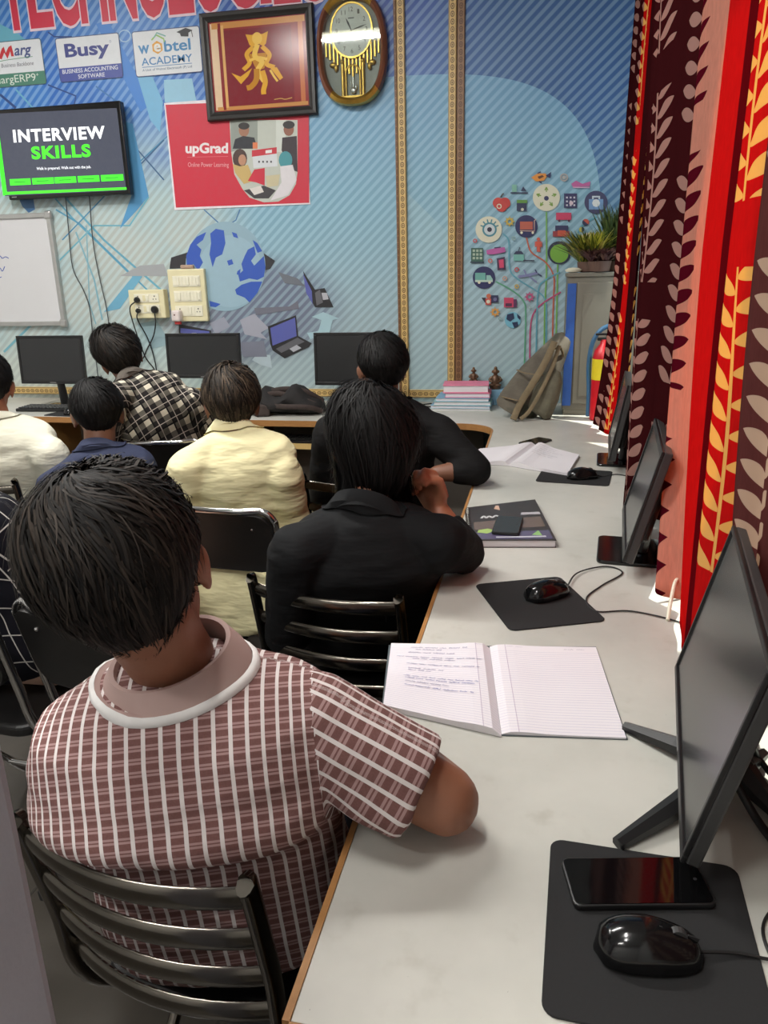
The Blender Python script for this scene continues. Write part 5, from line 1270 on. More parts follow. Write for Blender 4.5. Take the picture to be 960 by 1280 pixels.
def pad_chair(loc, rz, label, w=0.40, top=0.79, ph=0.20):
    t = empty('folding_chair', (loc[0], loc[1], 0), rz); hw = w/2; c = MAT['chrome']
    lean = lambda z: -0.16-0.08*(z-0.44)/0.34
    r = 0.05; fr = []
    fr += [(-hw, 0.20, 0.012), (-hw, 0.02, 0.24), (-hw, -0.15, 0.44), (-hw, lean(0.6), 0.60), (-hw, lean(top-r), top-r)]
    arc_ = [(-hw+r-r*math.cos(a), top-r+r*math.sin(a)) for a in np.linspace(0.3, PI/2, 5)]
    fr += [(x, lean(z_), z_) for x, z_ in arc_]
    fr += [(x, lean(top)-0.025*(1-(x/hw)**2), top) for x in np.linspace(-hw*0.5, hw*0.5, 5)]
    fr += [(-x, lean(z_), z_) for x, z_ in reversed(arc_)]
    fr += [(hw, lean(top-r), top-r), (hw, lean(0.6), 0.60), (hw, -0.15, 0.44), (hw, 0.02, 0.24), (hw, 0.20, 0.012)]
    MB().tube(smooth_path(fr, 4), 0.011, 10).build('frame', c, t, smooth=True)
    pad = []
    pl = rrect(w-0.012, ph, 0.055, 7)
    for off, sc in ((-0.016, 0.93), (-0.019, 0.985), (-0.010, 1.0), (0.012, 0.99), (0.020, 0.90)):
        ring = []
        for x, z_ in pl:
            x *= sc; zz = top-0.010-ph/2+z_*sc; ring.append((x, lean(zz)-0.022*(1-(x/hw)**2)+off+0.004, zz))
        pad.append(np.array(ring))
    MB().loft(pad).build('backrest', MAT['black_vinyl'], t, smooth=True)
    for sx in (-0.13, 0.13):
        MB().ball((sx, lean(top-ph*0.55)-0.022*(1-(sx/hw)**2)-0.016, top-ph*0.30), 0.006, 8, 6).build('rivet', c, t, smooth=True)
    MB().prism(rrect(w-0.04, 0.37, 0.06, 6, 0, 0.02), 2, 0.425, 0.458).build('seat', MAT['black_vinyl'], t, bevel=0.011, seg=3)
    for s in (-1, 1): MB().tube([(s*(hw-0.035), 0.16, 0.425), (s*(hw-0.035), 0.0, 0.24), (s*(hw-0.035), -0.20, 0.012)], 0.0105, 10).build('rear_leg', c, t, smooth=True)
    for s in (-1, 1):
        for y_, sx in ((0.20, hw), (-0.20, hw-0.035)): MB().lathe([(0.013, 0), (0.015, 0.02), (0.011, 0.026)], 10, (s*sx, y_, 0)).build('rubber_foot', MAT['rubber'], t, smooth=True)
    MB().tube([(-hw, 0.115, 0.115), (hw, 0.115, 0.115)], 0.008, 8).build('stretcher', c, t, smooth=True)
    tag(t, label, 'chair', 'classroom chairs'); return t

# ------------------------------------------------------------------ people
def at(px, py, depth): return CAM+ray(px, py)*depth
def capsule(mb, a, b, ra, rb, k=16, fa=False, fb=False, flat=1.0, ref=None):
    a = np.asarray(a, float); b = np.asarray(b, float); L_ = np.linalg.norm(b-a); ax_ = (b-a)/L_
    P_ = []; R_ = []
    if not fa:
        for t in (-1, -0.85, -0.55): P_.append(a+ax_*ra*t); R_.append(ra*math.sqrt(max(0.0004, 1-t*t)))
    for t in np.linspace(0, 1, 6): P_.append(a+(b-a)*t); R_.append(ra+(rb-ra)*t)
    if not fb:
        for t in (0.55, 0.85, 1): P_.append(b+ax_*rb*t); R_.append(rb*math.sqrt(max(0.0004, 1-t*t)))
    # guard against zero-length gradients
    return mb.tube(P_, R_, k, flat=flat, ref=ref)
def remesh(mb, voxel, name, smooth_it=4, fac=0.5):
    me = mb.mesh(name, fix=True); o = bpy.data.objects.new(name, me); COL.objects.link(o)
    r = o.modifiers.new('r', 'REMESH'); r.mode = 'VOXEL'; r.voxel_size = voxel; r.adaptivity = 0
    s = o.modifiers.new('s', 'SMOOTH'); s.factor = fac; s.iterations = smooth_it
    dg = bpy.context.evaluated_depsgraph_get(); dg.update()
    out = bpy.data.meshes.new_from_object(o.evaluated_get(dg)); bpy.data.objects.remove(o); bpy.data.meshes.remove(me)
    out.name = name; return out
def mesh_np(me):
    V = np.empty(len(me.vertices)*3); me.vertices.foreach_get('co', V); return V.reshape(-1, 3)
def set_np(me, V): me.vertices.foreach_set('co', V.ravel()); me.update()
def vnormals(me):
    N = np.empty(len(me.vertices)*3); me.vertices.foreach_get('normal', N); return N.reshape(-1, 3)

def skin_mat(name, c):
    m = Mat(name, 0.5, 0, c); n = m.noise(22, 4); n2 = m.noise(220, 2)
    col = m.mix(n, tuple(v*0.88 for v in c), tuple(min(255, v*1.08) for v in c)); m.base(col); m.bump(n2, 0.12, 0.002)
    m.b.inputs['Subsurface Weight'].default_value = 0.08; m.b.inputs['Subsurface Radius'].default_value = (0.01, 0.004, 0.002); m.b.inputs['Subsurface Scale'].default_value = 0.5
    return m.m
def hair_mat(name, c, light):
    m = Mat(name, 0.6, 0, c, 0.2); a = m.t.nodes.new('ShaderNodeVertexColor'); a.layer_name = 'Col'
    sp = m.t.nodes.new('ShaderNodeSeparateColor'); m.t.links.new(a.outputs[0], sp.inputs[0])
    m.base(m.mix(X(m.t, sp.outputs[0]), c, light)); return m.m
def cloth(name, c, var=0.08, bump=0.35, sc=7):
    m = Mat(name, 0.82, 0, c, 0.25); n = m.noise(sc, 3)
    m.base(m.mix(n, tuple(v*(1-var) for v in c), tuple(min(255, v*(1+var)) for v in c)))
    wv = m.noise(9, 3, 0.5, stretch=(0.7, 0.7, 2.2)); m.bump(wv, bump, 0.03); return m.m
def uv_sep(m):
    uvn = m.t.nodes.new('ShaderNodeUVMap'); sp = m.t.nodes.new('ShaderNodeSeparateXYZ'); m.t.links.new(uvn.outputs[0], sp.inputs[0])
    return X(m.t, sp.outputs[0]), X(m.t, sp.outputs[1])
def check_mat():
    m = Mat('maroon_check', 0.85, 0, spec=0.2); u, v = uv_sep(m)
    fu = (u/0.0208).frac(); fv = (v/0.0205).frac()
    white = (fu-0.5).abs().lt(0.125)
    band = (fv-0.5).abs().lt(0.24); mid = (fv-0.5).abs().lt(0.055)
    n = m.noise(400, 2); base = m.mix(n, (108, 74, 71), (128, 92, 88))
    c = m.mix(band*(1.0-mid), base, (166, 134, 132)); c = m.mix(white, c, (222, 214, 212)); m.base(c)
    m.bump(m.noise(9, 3, 0.5, stretch=(0.8, 0.8, 2.0)), 0.3, 0.03); return m.m
def plaid_mat():
    m = Mat('black_plaid', 0.85, 0, spec=0.2); u, v = uv_sep(m)
    P_ = 0.085; fu = (u/P_).frac(); fv = (v/P_).frac()
    bu = (fu-0.22).abs().lt(0.17); bv = (fv-0.22).abs().lt(0.17)
    tl = ((fu-0.70).abs().lt(0.022)).mx((fv-0.70).abs().lt(0.022))
    ed = ((fu-0.44).abs().lt(0.04)).mx((fv-0.44).abs().lt(0.04))
    c = m.mix((bu+bv)*0.16+bu*bv*0.6, (40, 38, 38), (226, 218, 198)); c = m.mix(ed, c, (26, 24, 26)); c = m.mix(tl, c, (190, 180, 170)); m.base(c)
    m.bump(m.noise(9, 3, 0.5), 0.3, 0.03); return m.m
def thinline_mat():
    m = Mat('black_line_check', 0.85, 0, spec=0.2); u, v = uv_sep(m); n = m.noise(8, 2)
    l_ = ((u/0.07+n*0.1).frac()-0.5).abs().lt(0.022).mx(((v/0.08).frac()-0.5).abs().lt(0.020))
    m.base(m.mix(l_*0.85, (18, 18, 26), (200, 196, 190))); return m.m

def head_R(yaw, pitch, roll): return rotz(math.radians(yaw)) @ rotx(math.radians(pitch)) @ roty(math.radians(roll))

def scalp(phi, a, st):
    """point on the hair surface; phi 0 = back of head, a 0 = crown .. 1 = hairline"""
    cz = np.cos(phi)               # 1 at the back, -1 at the front
    side = np.abs(np.sin(phi))
    zh = np.where(cz > 0, st['nape']*cz**1.5+st.get('sidez', -0.30)*(1-cz**1.5), st.get('sidez', -0.30)+(0.50-st.get('sidez', -0.30))*np.clip(-cz*1.25, 0, 1)**0.8)
    e1 = np.arcsin(np.clip(zh, -0.98, 0.95)); el = PI/2+(e1-PI/2)*a
    d_ = np.stack([np.cos(el)*np.sin(phi), -np.cos(el)*np.cos(phi), np.sin(el)], -1)
    low = d_[..., 2] < 0
    rad = np.stack([np.where(low, 0.080, 0.080), np.full_like(phi, 0.100), np.where(low, st.get('lowz', 0.105), 0.094)], -1)
    # head narrows towards the neck
    nar = np.where(low, 1+0.30*d_[..., 2], 1.0)[..., None]
    p_ = d_*rad*np.concatenate([nar, nar, np.ones_like(nar)], -1)+np.array([0, -0.012, 0.022])
    t = st['side']+(st['top']-st['side'])*np.clip((d_[..., 2]+0.1)/0.9, 0, 1)
    for v, A, kk in st.get('bulge', ()): t = t+A*np.clip(d_ @ unit(v), 0, 1)**kk
    t = t*np.clip((1.03-a)/0.22, 0.12, 1)
    return p_, unit_rows(p_*[1, 1, 0.9]), t
def unit_rows(V): return V/(np.linalg.norm(V, axis=-1, keepdims=True)+1e-12)

def make_hair(R, C, st, mat, parent, seed):
    r = np.random.default_rng(seed)
    na, nphi = 26, 64
    PH, A = np.meshgrid(np.linspace(0, 2*PI, nphi, endpoint=False), np.linspace(0.0, 1.0, na)); PH = PH.ravel(); A = A.ravel()
    p_, n_, t = scalp(PH, A, st)
    lump = np.array([mnoise.noise(Vector((q*22).tolist())+Vector((seed, 0, 0))) for q in p_])
    V = p_+n_*(t*0.86+st.get('lump', 0.004)*lump)[:, None]
    F = [(j*nphi+i, j*nphi+(i+1) % nphi, (j+1)*nphi+(i+1) % nphi, (j+1)*nphi+i) for j in range(na-1) for i in range(nphi)]
    Vs = [V]; Fs = F; cv = [np.full(len(V), 0.0)]; nb = len(V)
    # strands
    N = st['n']; K = 8
    phi = r.uniform(0, 2*PI, N); a = np.sqrt(r.uniform(0.0, 1.0, N))*0.96
    swirl = st.get('swirl', 0.5); ln = st.get('len', 0.05)*r.uniform(0.6, 1.3, N)
    ps = []; wob = r.uniform(0, 6.28, N); shade = r.uniform(0, 1, N)**2*st.get('shade', 0.5)
    cl = np.floor(phi*9)+np.floor(a*7)*31; cwob = np.sin(cl*12.9898)*43758.5453; cwob = (cwob-np.floor(cwob))*6.28
    lift0 = r.uniform(0.75, 1.12, N); stick = st.get('stick', 0.05)*r.uniform(0, 1, N)**3
    f_ph, f_a = phi.copy(), a.copy()
    for k in range(K):
        s = k/(K-1)
        pp_, nn_, tt = scalp(f_ph, np.clip(f_a, 0, 1), st)
        over = np.clip(f_a-1, 0, 3)
        drop = over[:, None]*st.get('hang', 0.03)*np.array([0, -0.45, -1.0])
        pos = pp_+nn_*(tt*lift0+0.0015+stick*s*s)[:, None]+drop
        pos = pos+nn_*(0.0035*np.sin(wob+s*3+cwob))[:, None]*st.get('messy', 1.0)
        ps.append(pos)
        hold = np.maximum(0.07, np.sin(np.pi*0.5*np.clip(f_a, 0.03, 1)))*0.1
        step = ln/K/0.11
        f_ph = f_ph+step*0.85*(swirl*np.exp(-f_a*1.6)+0.28*np.sin(cwob+s*2.5)*st.get('messy', 1.0))/np.maximum(0.35, np.sin(np.clip(f_a, 0.02, 1)*1.5))
        f_ph = f_ph-step*st.get('bias', 0.0)*np.cos(f_ph)
        f_a = f_a+step*0.62
    PS = np.stack(ps, 1)             # N,K,3
    T = np.gradient(PS, axis=1); out = unit_rows(PS-np.array([0, -0.01, 0.0])); W_ = unit_rows(np.cross(T, out))
    wd = (r.uniform(0.0009, 0.0024, N)*st.get('wid', 1.0))[:, None]*np.array([0.8, 1, 1, 1, 0.9, 0.75, 0.5, 0.08])[None, :]
    Aa = PS+W_*wd[..., None]; Bb = PS-W_*wd[..., None]
    SV = np.stack([Aa, Bb], 2).reshape(-1, 3)
    base = nb+np.arange(N)*K*2
    f4 = np.array([(k*2, k*2+1, k*2+3, k*2+2) for k in range(K-1)])
    SF = (base[:, None, None]+f4[None]).reshape(-1, 4)
    V = np.concatenate([V, SV]) @ R.T+C
    me = bpy.data.meshes.new('hair'); me.from_pydata(V.tolist(), [], F+SF.tolist())
    ca = me.color_attributes.new('Col', 'FLOAT_COLOR', 'POINT'); sh = np.concatenate([np.zeros(nb), np.repeat(shade, K*2)])
    ca.data.foreach_set('color', np.c_[sh, sh, sh, np.ones_like(sh)].astype(np.float32).ravel())
    o = link('hair', me, mat, parent, True); return o

def hand_prims(mb, wrist, d_, pn, curl, side, thumb_out=0.6, s=1.0, bend=(1, 1, 1)):
    """d_: towards the knuckles, pn: palm normal (fingers curl towards it), side +1 when the thumb lies along cross(d,pn)"""
    d_ = unit(d_); pn = unit(pn-d_*(np.dot(pn, d_))); lat = np.cross(d_, pn)*side
    w0 = np.asarray(wrist, float)
    for i, x in enumerate((-0.028, -0.010, 0.010, 0.028)):
        capsule(mb, w0+d_*0.01*s+lat*x*0.6*s, w0+d_*(0.078-0.004*abs(i-2))*s+lat*x*s, 0.0155*s, 0.0135*s, 10)
    capsule(mb, w0-d_*0.02*s, w0+d_*0.03*s, 0.024*s, 0.026*s, 10, flat=0.8, ref=lat)
    lens = (0.058, 0.070, 0.077, 0.068)
    for i, x in enumerate((-0.031, -0.0105, 0.0105, 0.031)):
        p0 = w0+d_*(0.080-0.004*abs(i-2))*s+lat*x*s; ang = 0.0; L_ = lens[i]*s
        c_ = curl*(1.0+0.08*(1.5-i))
        for j, (fr_, rr_) in enumerate(((0.45, 0.0098), (0.30, 0.0090), (0.25, 0.0082))):
            ang += c_*bend[j]; dd = d_*math.cos(ang)+pn*math.sin(ang)+lat*(0.05*(i-1.5))*math.cos(ang)*0.6
            p1 = p0+unit(dd)*L_*fr_; capsule(mb, p0, p1, rr_*s, rr_*0.93*s, 10); p0 = p1
    p0 = w0+d_*0.022*s+lat*0.030*s; dd = unit(d_*0.75+lat*thumb_out+pn*0.25)
    p1 = p0+dd*0.040*s; capsule(mb, p0, p1, 0.0135*s, 0.0115*s, 10)
    dd = unit(d_*0.9+lat*thumb_out*0.35+pn*0.25) if curl < 1 else unit(d_*0.45+pn*0.75-lat*0.35)
    p2 = p1+dd*0.032*s; capsule(mb, p1, p2, 0.0112*s, 0.0100*s, 10)
    p3 = p2+unit(dd+pn*0.15-lat*(0.0 if curl < 1 else 0.9))*0.024*s; capsule(mb, p2, p3, 0.0100*s, 0.0086*s, 10)

def torso_rings(pel, c7, lat, fac, drop=0.0, belly=0.0, k=28, shoulder=0.0):
    ax_ = c7-pel; L_ = np.linalg.norm(ax_); ax_ = ax_/L_; lat = unit(lat-ax_*(lat @ ax_)); dep = np.cross(ax_, lat)   # dep points forward when lat is right
    rows = [(-0.16-drop, .165, .120, 0.02), (-0.06, .178, .130, 0.01), (0.10, .172, .122, 0.0), (0.30, .160, .114+belly, 0.0), (0.50, .168, .116, -0.005), (0.68, .180, .116, -0.010), (0.80, .182, .108, -0.010), (0.90, .168, .092, -0.006), (0.965, .128, .072, 0.0), (1.015, .082, .058, 0.006), (1.05, .050, .046, 0.012)]
    out = []
    for t, rx, ry, off in rows: out.append(superring(pel+ax_*L_*t+dep*off, rx*fac, ry*fac, 2.35, k, lat, dep))
    return out, ax_, lat, dep, L_

def person(name_label, sp):
    v = sp.get('voxel', 0.008); s = sp.get('s', 1.0)
    pel, c7 = np.array(sp['pelvis'], float), np.array(sp['c7'], float)
    shL, shR = np.array(sp['shL'], float), np.array(sp['shR'], float); lat = unit(shR-shL)
    HC = np.array(sp['head'], float); R = head_R(*sp['rot']); fwd = unit(np.cross([0, 0, 1.0], lat))
    fwd = np.array([-lat[1], lat[0], 0.0]); fwd = unit(fwd)
    el = {}; wr_ = {}
    for sd, sh in (('L', shL), ('R', shR)):
        sg = -1 if sd == 'L' else 1
        el[sd] = np.array(sp.get('el'+sd, sh+lat*sg*0.035+fwd*0.10+[0, 0, -0.25]), float)
        wr_[sd] = np.array(sp.get('wr'+sd, el[sd]-lat*sg*0.07+fwd*0.22+[0, 0, -0.03]), float)
    hipc = pel+[0, 0, -0.02]; kn = {}; an = {}; hp = {}
    for sd, sg in (('L', -1), ('R', 1)):
        hp[sd] = hipc+lat*sg*0.085
        kn[sd] = np.array(sp.get('kn'+sd, hp[sd]+fwd*0.41+lat*sg*0.05+[0, 0, -0.02]), float)
        an[sd] = np.array(sp.get('an'+sd, [kn[sd][0]+fwd[0]*0.02, kn[sd][1]+fwd[1]*0.02, 0.085]), float)
    # ---- skin
    b = MB()
    def hp_(x): return HC+R @ np.asarray(x, float)
    b.ball(hp_((0, -0.012, 0.028)), (0.076, 0.097, 0.090), 24, 16, R); b.ball(hp_((0, 0.022, -0.035)), (0.060, 0.066, 0.080), 20, 14, R); b.ball(hp_((0, 0.052, -0.092)), (0.026, 0.026, 0.022), 12, 10, R)
    for sg in (-1, 1):
        b.ball(hp_((sg*0.048, 0.045, -0.028)), (0.022, 0.026, 0.024), 12, 8, R)
        Re = R @ rotz(sg*-0.42) @ roty(sg*0.12)
        b.ball(hp_((sg*0.082, -0.012, -0.006)), (0.008, 0.022, 0.030), 14, 10, Re); b.ball(hp_((sg*0.080, -0.008, -0.032)), (0.007, 0.010, 0.014), 10, 8, Re)
        capsule(b, hp_((sg*0.042, 0.076, 0.026)), hp_((sg*0.012, 0.086, 0.024)), 0.010, 0.010, 8)
    capsule(b, hp_((0, 0.084, 0.012)), hp_((0, 0.106, -0.026)), 0.009, 0.013, 10); capsule(b, hp_((-0.014, 0.090, -0.030)), hp_((0.014, 0.090, -0.030)), 0.009, 0.009, 8)
    capsule(b, hp_((-0.020, 0.080, -0.060)), hp_((0.020, 0.080, -0.060)), 0.010, 0.010, 8)
    capsule(b, hp_((0, -0.030, -0.045)), c7+[0, 0, -0.02]+fwd*0.04, 0.055*sp.get('neck', 1.0), 0.053*sp.get('neck', 1.0), 18); capsule(b, hp_((0, 0.0, -0.060)), c7+fwd*0.06+[0, 0, -0.03], 0.045, 0.05, 16)
    rings, ax_, lat2, dep, L_ = torso_rings(pel, c7-unit(c7-pel)*0.045, lat, 0.86*s); b.loft(rings)
    for sd, sh, sg in (('L', shL, -1), ('R', shR, 1)):
        capsule(b, c7-ax_*0.06+lat*sg*0.05+fwd*0.01, sh, 0.042, 0.050*s, 16)
        capsule(b, sh, el[sd], 0.051*s, 0.042*s, 16); capsule(b, el[sd], wr_[sd], 0.0425*s, 0.027*s, 16)
        hd_, pn_, cu_, sdn, *rest = sp.get('hand'+sd, (wr_[sd]-el[sd], np.array([0, 0, -1.0]), 0.45, sg*-1 if False else sg))
        hand_prims(b, wr_[sd]+unit(hd_)*0.012, np.array(hd_, float), np.array(pn_, float), cu_, sdn, *(rest or []))
        capsule(b, hp[sd], kn[sd], 0.080*s, 0.056*s, 16); capsule(b, kn[sd], an[sd], 0.052*s, 0.036*s, 16)
        capsule(b, an[sd]+[0, 0, -0.045], an[sd]+fwd*0.13+[0, 0, -0.055], 0.030, 0.024, 10)
    me = remesh(b, v, 'person', 3)
    body = link('person', me, sp['skin'], None, True)
    org = Vector((pel[0], pel[1], 0.0)); me.transform(Matrix.Translation(-org)); body.location = org
    inv = Matrix.Translation(-org)
    def child(o): o.parent = body; o.matrix_parent_inverse = inv; return o
    # ---- face details
    for sg in (-1, 1):
        e = MB().ball(hp_((sg*0.031, 0.078, 0.008)), 0.0125, 14, 10).build('eye', MAT['eye_white'], smooth=True); child(e)
        i_ = MB().ball(hp_((sg*0.031, 0.0868, 0.008)), 0.0055, 10, 8).build('iris', MAT['eye_dark'], e, smooth=True)
        child(MB().tube(smooth_path([hp_((sg*0.014, 0.093, 0.028)), hp_((sg*0.032, 0.091, 0.034)), hp_((sg*0.052, 0.076, 0.028))], 5), 0.004, 6).build('eyebrow', sp['hairm'], smooth=True))
    child(MB().tube(smooth_path([hp_((-0.024, 0.083, -0.060)), hp_((0, 0.0915, -0.058)), hp_((0.024, 0.083, -0.060))], 6), [0.002]+[0.0055]*11+[0.002], 8).build('lips', MAT['lips'], smooth=True))
    child(make_hair(R, HC, sp['hair'], sp['hairm'], None, sp['seed']))
    # ---- shirt
    b = MB(); rings, ax_, lat2, dep, L_ = torso_rings(pel, c7, lat, s*sp.get('wide', 1.0), sp.get('drop', 0.0), sp.get('belly', 0.0)); b.loft(rings)
    long_ = sp.get('sleeve', 'short') == 'long'; bones = []
    for sd, sh, sg in (('L', shL, -1), ('R', shR, 1)):
        capsule(b, c7-ax_*0.045+lat*sg*0.055, sh+ax_*0.004, 0.052*s, 0.062*s, 18)
        up_ = sp.get('cuff', 0.78); ce = sh+(el[sd]-sh)*(1.0 if long_ else up_)
        capsule(b, sh, ce, 0.066*s, (0.053 if long_ else 0.066)*s, 20, fb=not long_)
        bones.append((sd, sh, ce))
        if long_:
            f0, f1 = el[sd], el[sd]+(wr_[sd]-el[sd])*sp.get('cuff'+sd, 0.93); capsule(b, f0, f1, 0.054*s, 0.037*s, 18, fb=True)
    for fn in sp.get('extra', ()): fn(b)
    me = remesh(b, sp.get('cv', v), 'shirt', 5)
    V = mesh_np(me); N_ = vnormals(me); am = sp.get('fold', 0.004); sd_ = sp['seed']*3.1
    dsp = np.array([mnoise.noise(Vector((q[0]*7+sd_, q[1]*7, q[2]*15)))*am+mnoise.noise(Vector((q[0]*16+q[2]*14+sd_, q[1]*16, q[2]*22-q[0]*9)))*am*0.6 for q in V])
    for fn in sp.get('disp', ()): dsp = dsp+fn(V)
    V = V+N_*dsp[:, None]; set_np(me, V)
    sh_o = link('shirt', me, sp['shirt'], None, True)
    # cloth coordinates: torso by angle and height, sleeves along the arm
    if sp.get('uv'):
        nl = len(me.loops); vi = np.empty(nl, int); me.loops.foreach_get('vertex_index', vi)
        cen = np.empty(len(me.polygons)*3); me.polygons.foreach_get('center', cen); cen = cen.reshape(-1, 3)
        ls = np.empty(len(me.polygons), int); lt = np.empty(len(me.polygons), int); me.polygons.foreach_get('loop_start', ls); me.polygons.foreach_get('loop_total', lt)
        fi = np.repeat(np.arange(len(cen)), lt)
        rel = V-pel; h_ = rel @ ax_; u_ = 0.21*np.arcsin(np.clip((rel @ lat2)/0.21, -1, 1)); u_ = np.where((rel @ dep) > 0.03, 0.66-u_, u_)
        h_ = h_+(rel @ dep); tor = np.c_[u_, h_][vi]
        for sd, sh, ce in bones:
            if sd not in sp.get('uvb', ('L', 'R')): continue
            sg = -1 if sd == 'L' else 1; axb = unit(ce-sh); own = ((cen-sh) @ lat2)*sg > (0.012 - 0.25*((cen-sh) @ ax_).clip(-0.2, 0.05)*0)
            own &= np.linalg.norm((cen-sh)-np.outer((cen-sh) @ axb, axb), axis=1) < 0.10
            rb_ = V-sh; r1_ = unit(np.cross(axb, [0.1, -0.2, 1.0])); r2_ = np.cross(axb, r1_)
            uvb = np.c_[np.arctan2(rb_ @ r1_, rb_ @ r2_)*0.066, rb_ @ axb][vi]
            m_ = own[fi]; tor[m_] = uvb[m_]
        l = me.uv_layers.new(name='UVMap'); l.data.foreach_set('uv', tor.astype(np.float32).ravel())
    child(sh_o)
    # ---- collar laid on the shirt
    if sp.get('collar'):
        bm_ = BVHTree.FromPolygons([tuple(q) for q in V], [tuple(p.vertices) for p in me.polygons])
        cm, trim, ch_, cr = sp['collar']; K_ = 40; th_ = np.linspace(0, 2*PI, K_, endpoint=False)
        nax = unit(HC+R @ np.array([0, -0.03, -0.045])-c7); nx = unit(lat-nax*(lat @ nax)); ny = np.cross(nax, nx)
        ctr = c7+fwd*0.018
        def ringp(r_, h_, fy=0.88): return ctr+np.outer(np.cos(th_)*r_, nx)+np.outer(np.sin(th_)*r_*fy, ny)+nax*h_
        gap = 0.35*np.exp(-((th_-PI/2)/0.35)**2)
        def onto(Pn, off):
            out = []
            for q in Pn:
                loc_, nor, _, dist = bm_.find_nearest(Vector(q)); out.append(np.array(loc_)+np.array(nor)*off)
            return np.array(out)
        inner = ringp(cr*0.98, 0.0); topi = ringp(cr, ch_); topo = ringp(cr+0.006, ch_+0.001); mid_ = ringp(cr+0.016, ch_*0.45)
        low = onto(ringp(cr+0.026, 0.004, 0.80), 0.006); low2 = onto(ringp(cr+0.033, -0.003, 0.80), 0.005)
        rr_ = [inner, topi, topo, mid_*0.6+low*0.4, low]
        co_ = MB().loft(rr_, False, False).build('collar', cm, smooth=True); child(co_)
        if trim is not None:
            MB().loft([low+0.0005, onto(ringp(cr+0.030, 0.001, 0.80), 0.0075), low2, onto(ringp(cr+0.035, -0.005, 0.80), 0.001)], False, False).build('collar_trim', trim, co_, smooth=True)
    # ---- trousers and shoes
    b = MB(); capsule(b, pel-lat*0.06+[0, 0, -0.01], pel+lat*0.06+[0, 0, -0.0], 0.106*s, 0.106*s, 18)
    for sd in ('L', 'R'):
        capsule(b, hp[sd], kn[sd], 0.090*s, 0.068*s, 18); capsule(b, kn[sd], an[sd]+[0, 0, 0.01], 0.066*s, 0.054*s, 18, fb=True)
    tr_ = link('trousers', remesh(b, max(v, 0.009), 'trousers', 5), sp['trousers'], None, True); child(tr_)
    for sd in ('L', 'R'):
        rr_ = []; A0 = np.array([an[sd][0], an[sd][1], 0.0])
        for t, w_, h_ in ((-0.065, .020, .04), (-0.055, .032, .07), (0, .038, .085), (0.06, .042, .060), (0.13, .044, .045), (0.175, .034, .036), (0.19, .016, .025)):
            a = np.linspace(0, PI, 9); c_ = A0+fwd*t
            up_ = c_+np.outer(np.cos(a)*w_, lat)+np.outer(np.sin(a)*h_, [0, 0, 1.0])
            rr_.append(np.vstack([up_, [c_-lat*w_*0.5, c_+lat*w_*0.5]])+[0, 0, 0.001])
        child(MB().loft(rr_).build('shoe', MAT['shoe'], smooth=True))
    tag(body, name_label, 'person'); return body

MAT['eye_white'] = simple('eye_white', (224, 218, 210), 0.2); MAT['eye_dark'] = simple('eye_dark', (40, 26, 20), 0.15); MAT['lips'] = simple('lips', (140, 84, 76), 0.5); MAT['shoe'] = simple('shoe_black', (34, 30, 30), 0.45)
SK1 = skin_mat('skin_a', (150, 100, 76)); SK2 = skin_mat('skin_b', (172, 112, 84)); SK3 = skin_mat('skin_c', (128, 86, 66))
HB = hair_mat('hair_black', (17, 15, 14), (74, 64, 56)); HB2 = hair_mat('hair_dark', (13, 12, 12), (44, 40, 40)); HBR = hair_mat('hair_brown', (24, 20, 17), (104, 88, 72))
NAVYT = cloth('trouser_navy', (36, 40, 52)); BEIGE = cloth('trouser_beige', (186, 152, 132)); DARKT = cloth('trouser_dark', (42, 38, 36)); CREAMT = cloth('trouser_cream', (196, 184, 150))

ST1 = dict(bias=0.7, wid=0.75, n=9000, nape=-0.74, sidez=-0.34, side=0.010, top=0.030, bulge=(((-0.9, 0.2, 0.25), 0.010, 2), ((0, -0.7, 0.7), 0.008, 2)), len=0.085, swirl=1.1, messy=1.5, lump=0.006, shade=0.55, stick=0.012, hang=0.012)
ST2 = dict(lowz=0.135, n=8500, nape=-0.95, sidez=-0.35, side=0.016, top=0.034, bulge=(((-0.6, 0.3, 0.7), 0.016, 2),), len=0.20, swirl=0.55, messy=1.7, lump=0.007, shade=0.35, stick=0.03, hang=0.20, wid=0.85)
STS = dict(n=2600, nape=-0.78, sidez=-0.30, side=0.010, top=0.018, len=0.045, swirl=1.0, messy=0.8, lump=0.003, shade=0.3, stick=0.006, hang=0.008, wid=1.3)
ST4 = dict(n=3200, nape=-0.80, sidez=-0.34, side=0.014, top=0.024, len=0.06, swirl=0.8, messy=1.1, lump=0.004, shade=0.8, stick=0.006, hang=0.012, wid=1.3)
ST5 = dict(n=3000, nape=-0.78, sidez=-0.30, side=0.012, top=0.034, bulge=(((-0.6, 0.5, 0.5), 0.02, 2),), len=0.06, swirl=1.0, messy=1.1, lump=0.005, shade=0.4, stick=0.01, hang=0.01, wid=1.4)

def bulge(c, r, A):
    c = np.array(c); return lambda V: A*np.exp(-(((V-c)/np.array(r))**2).sum(1))

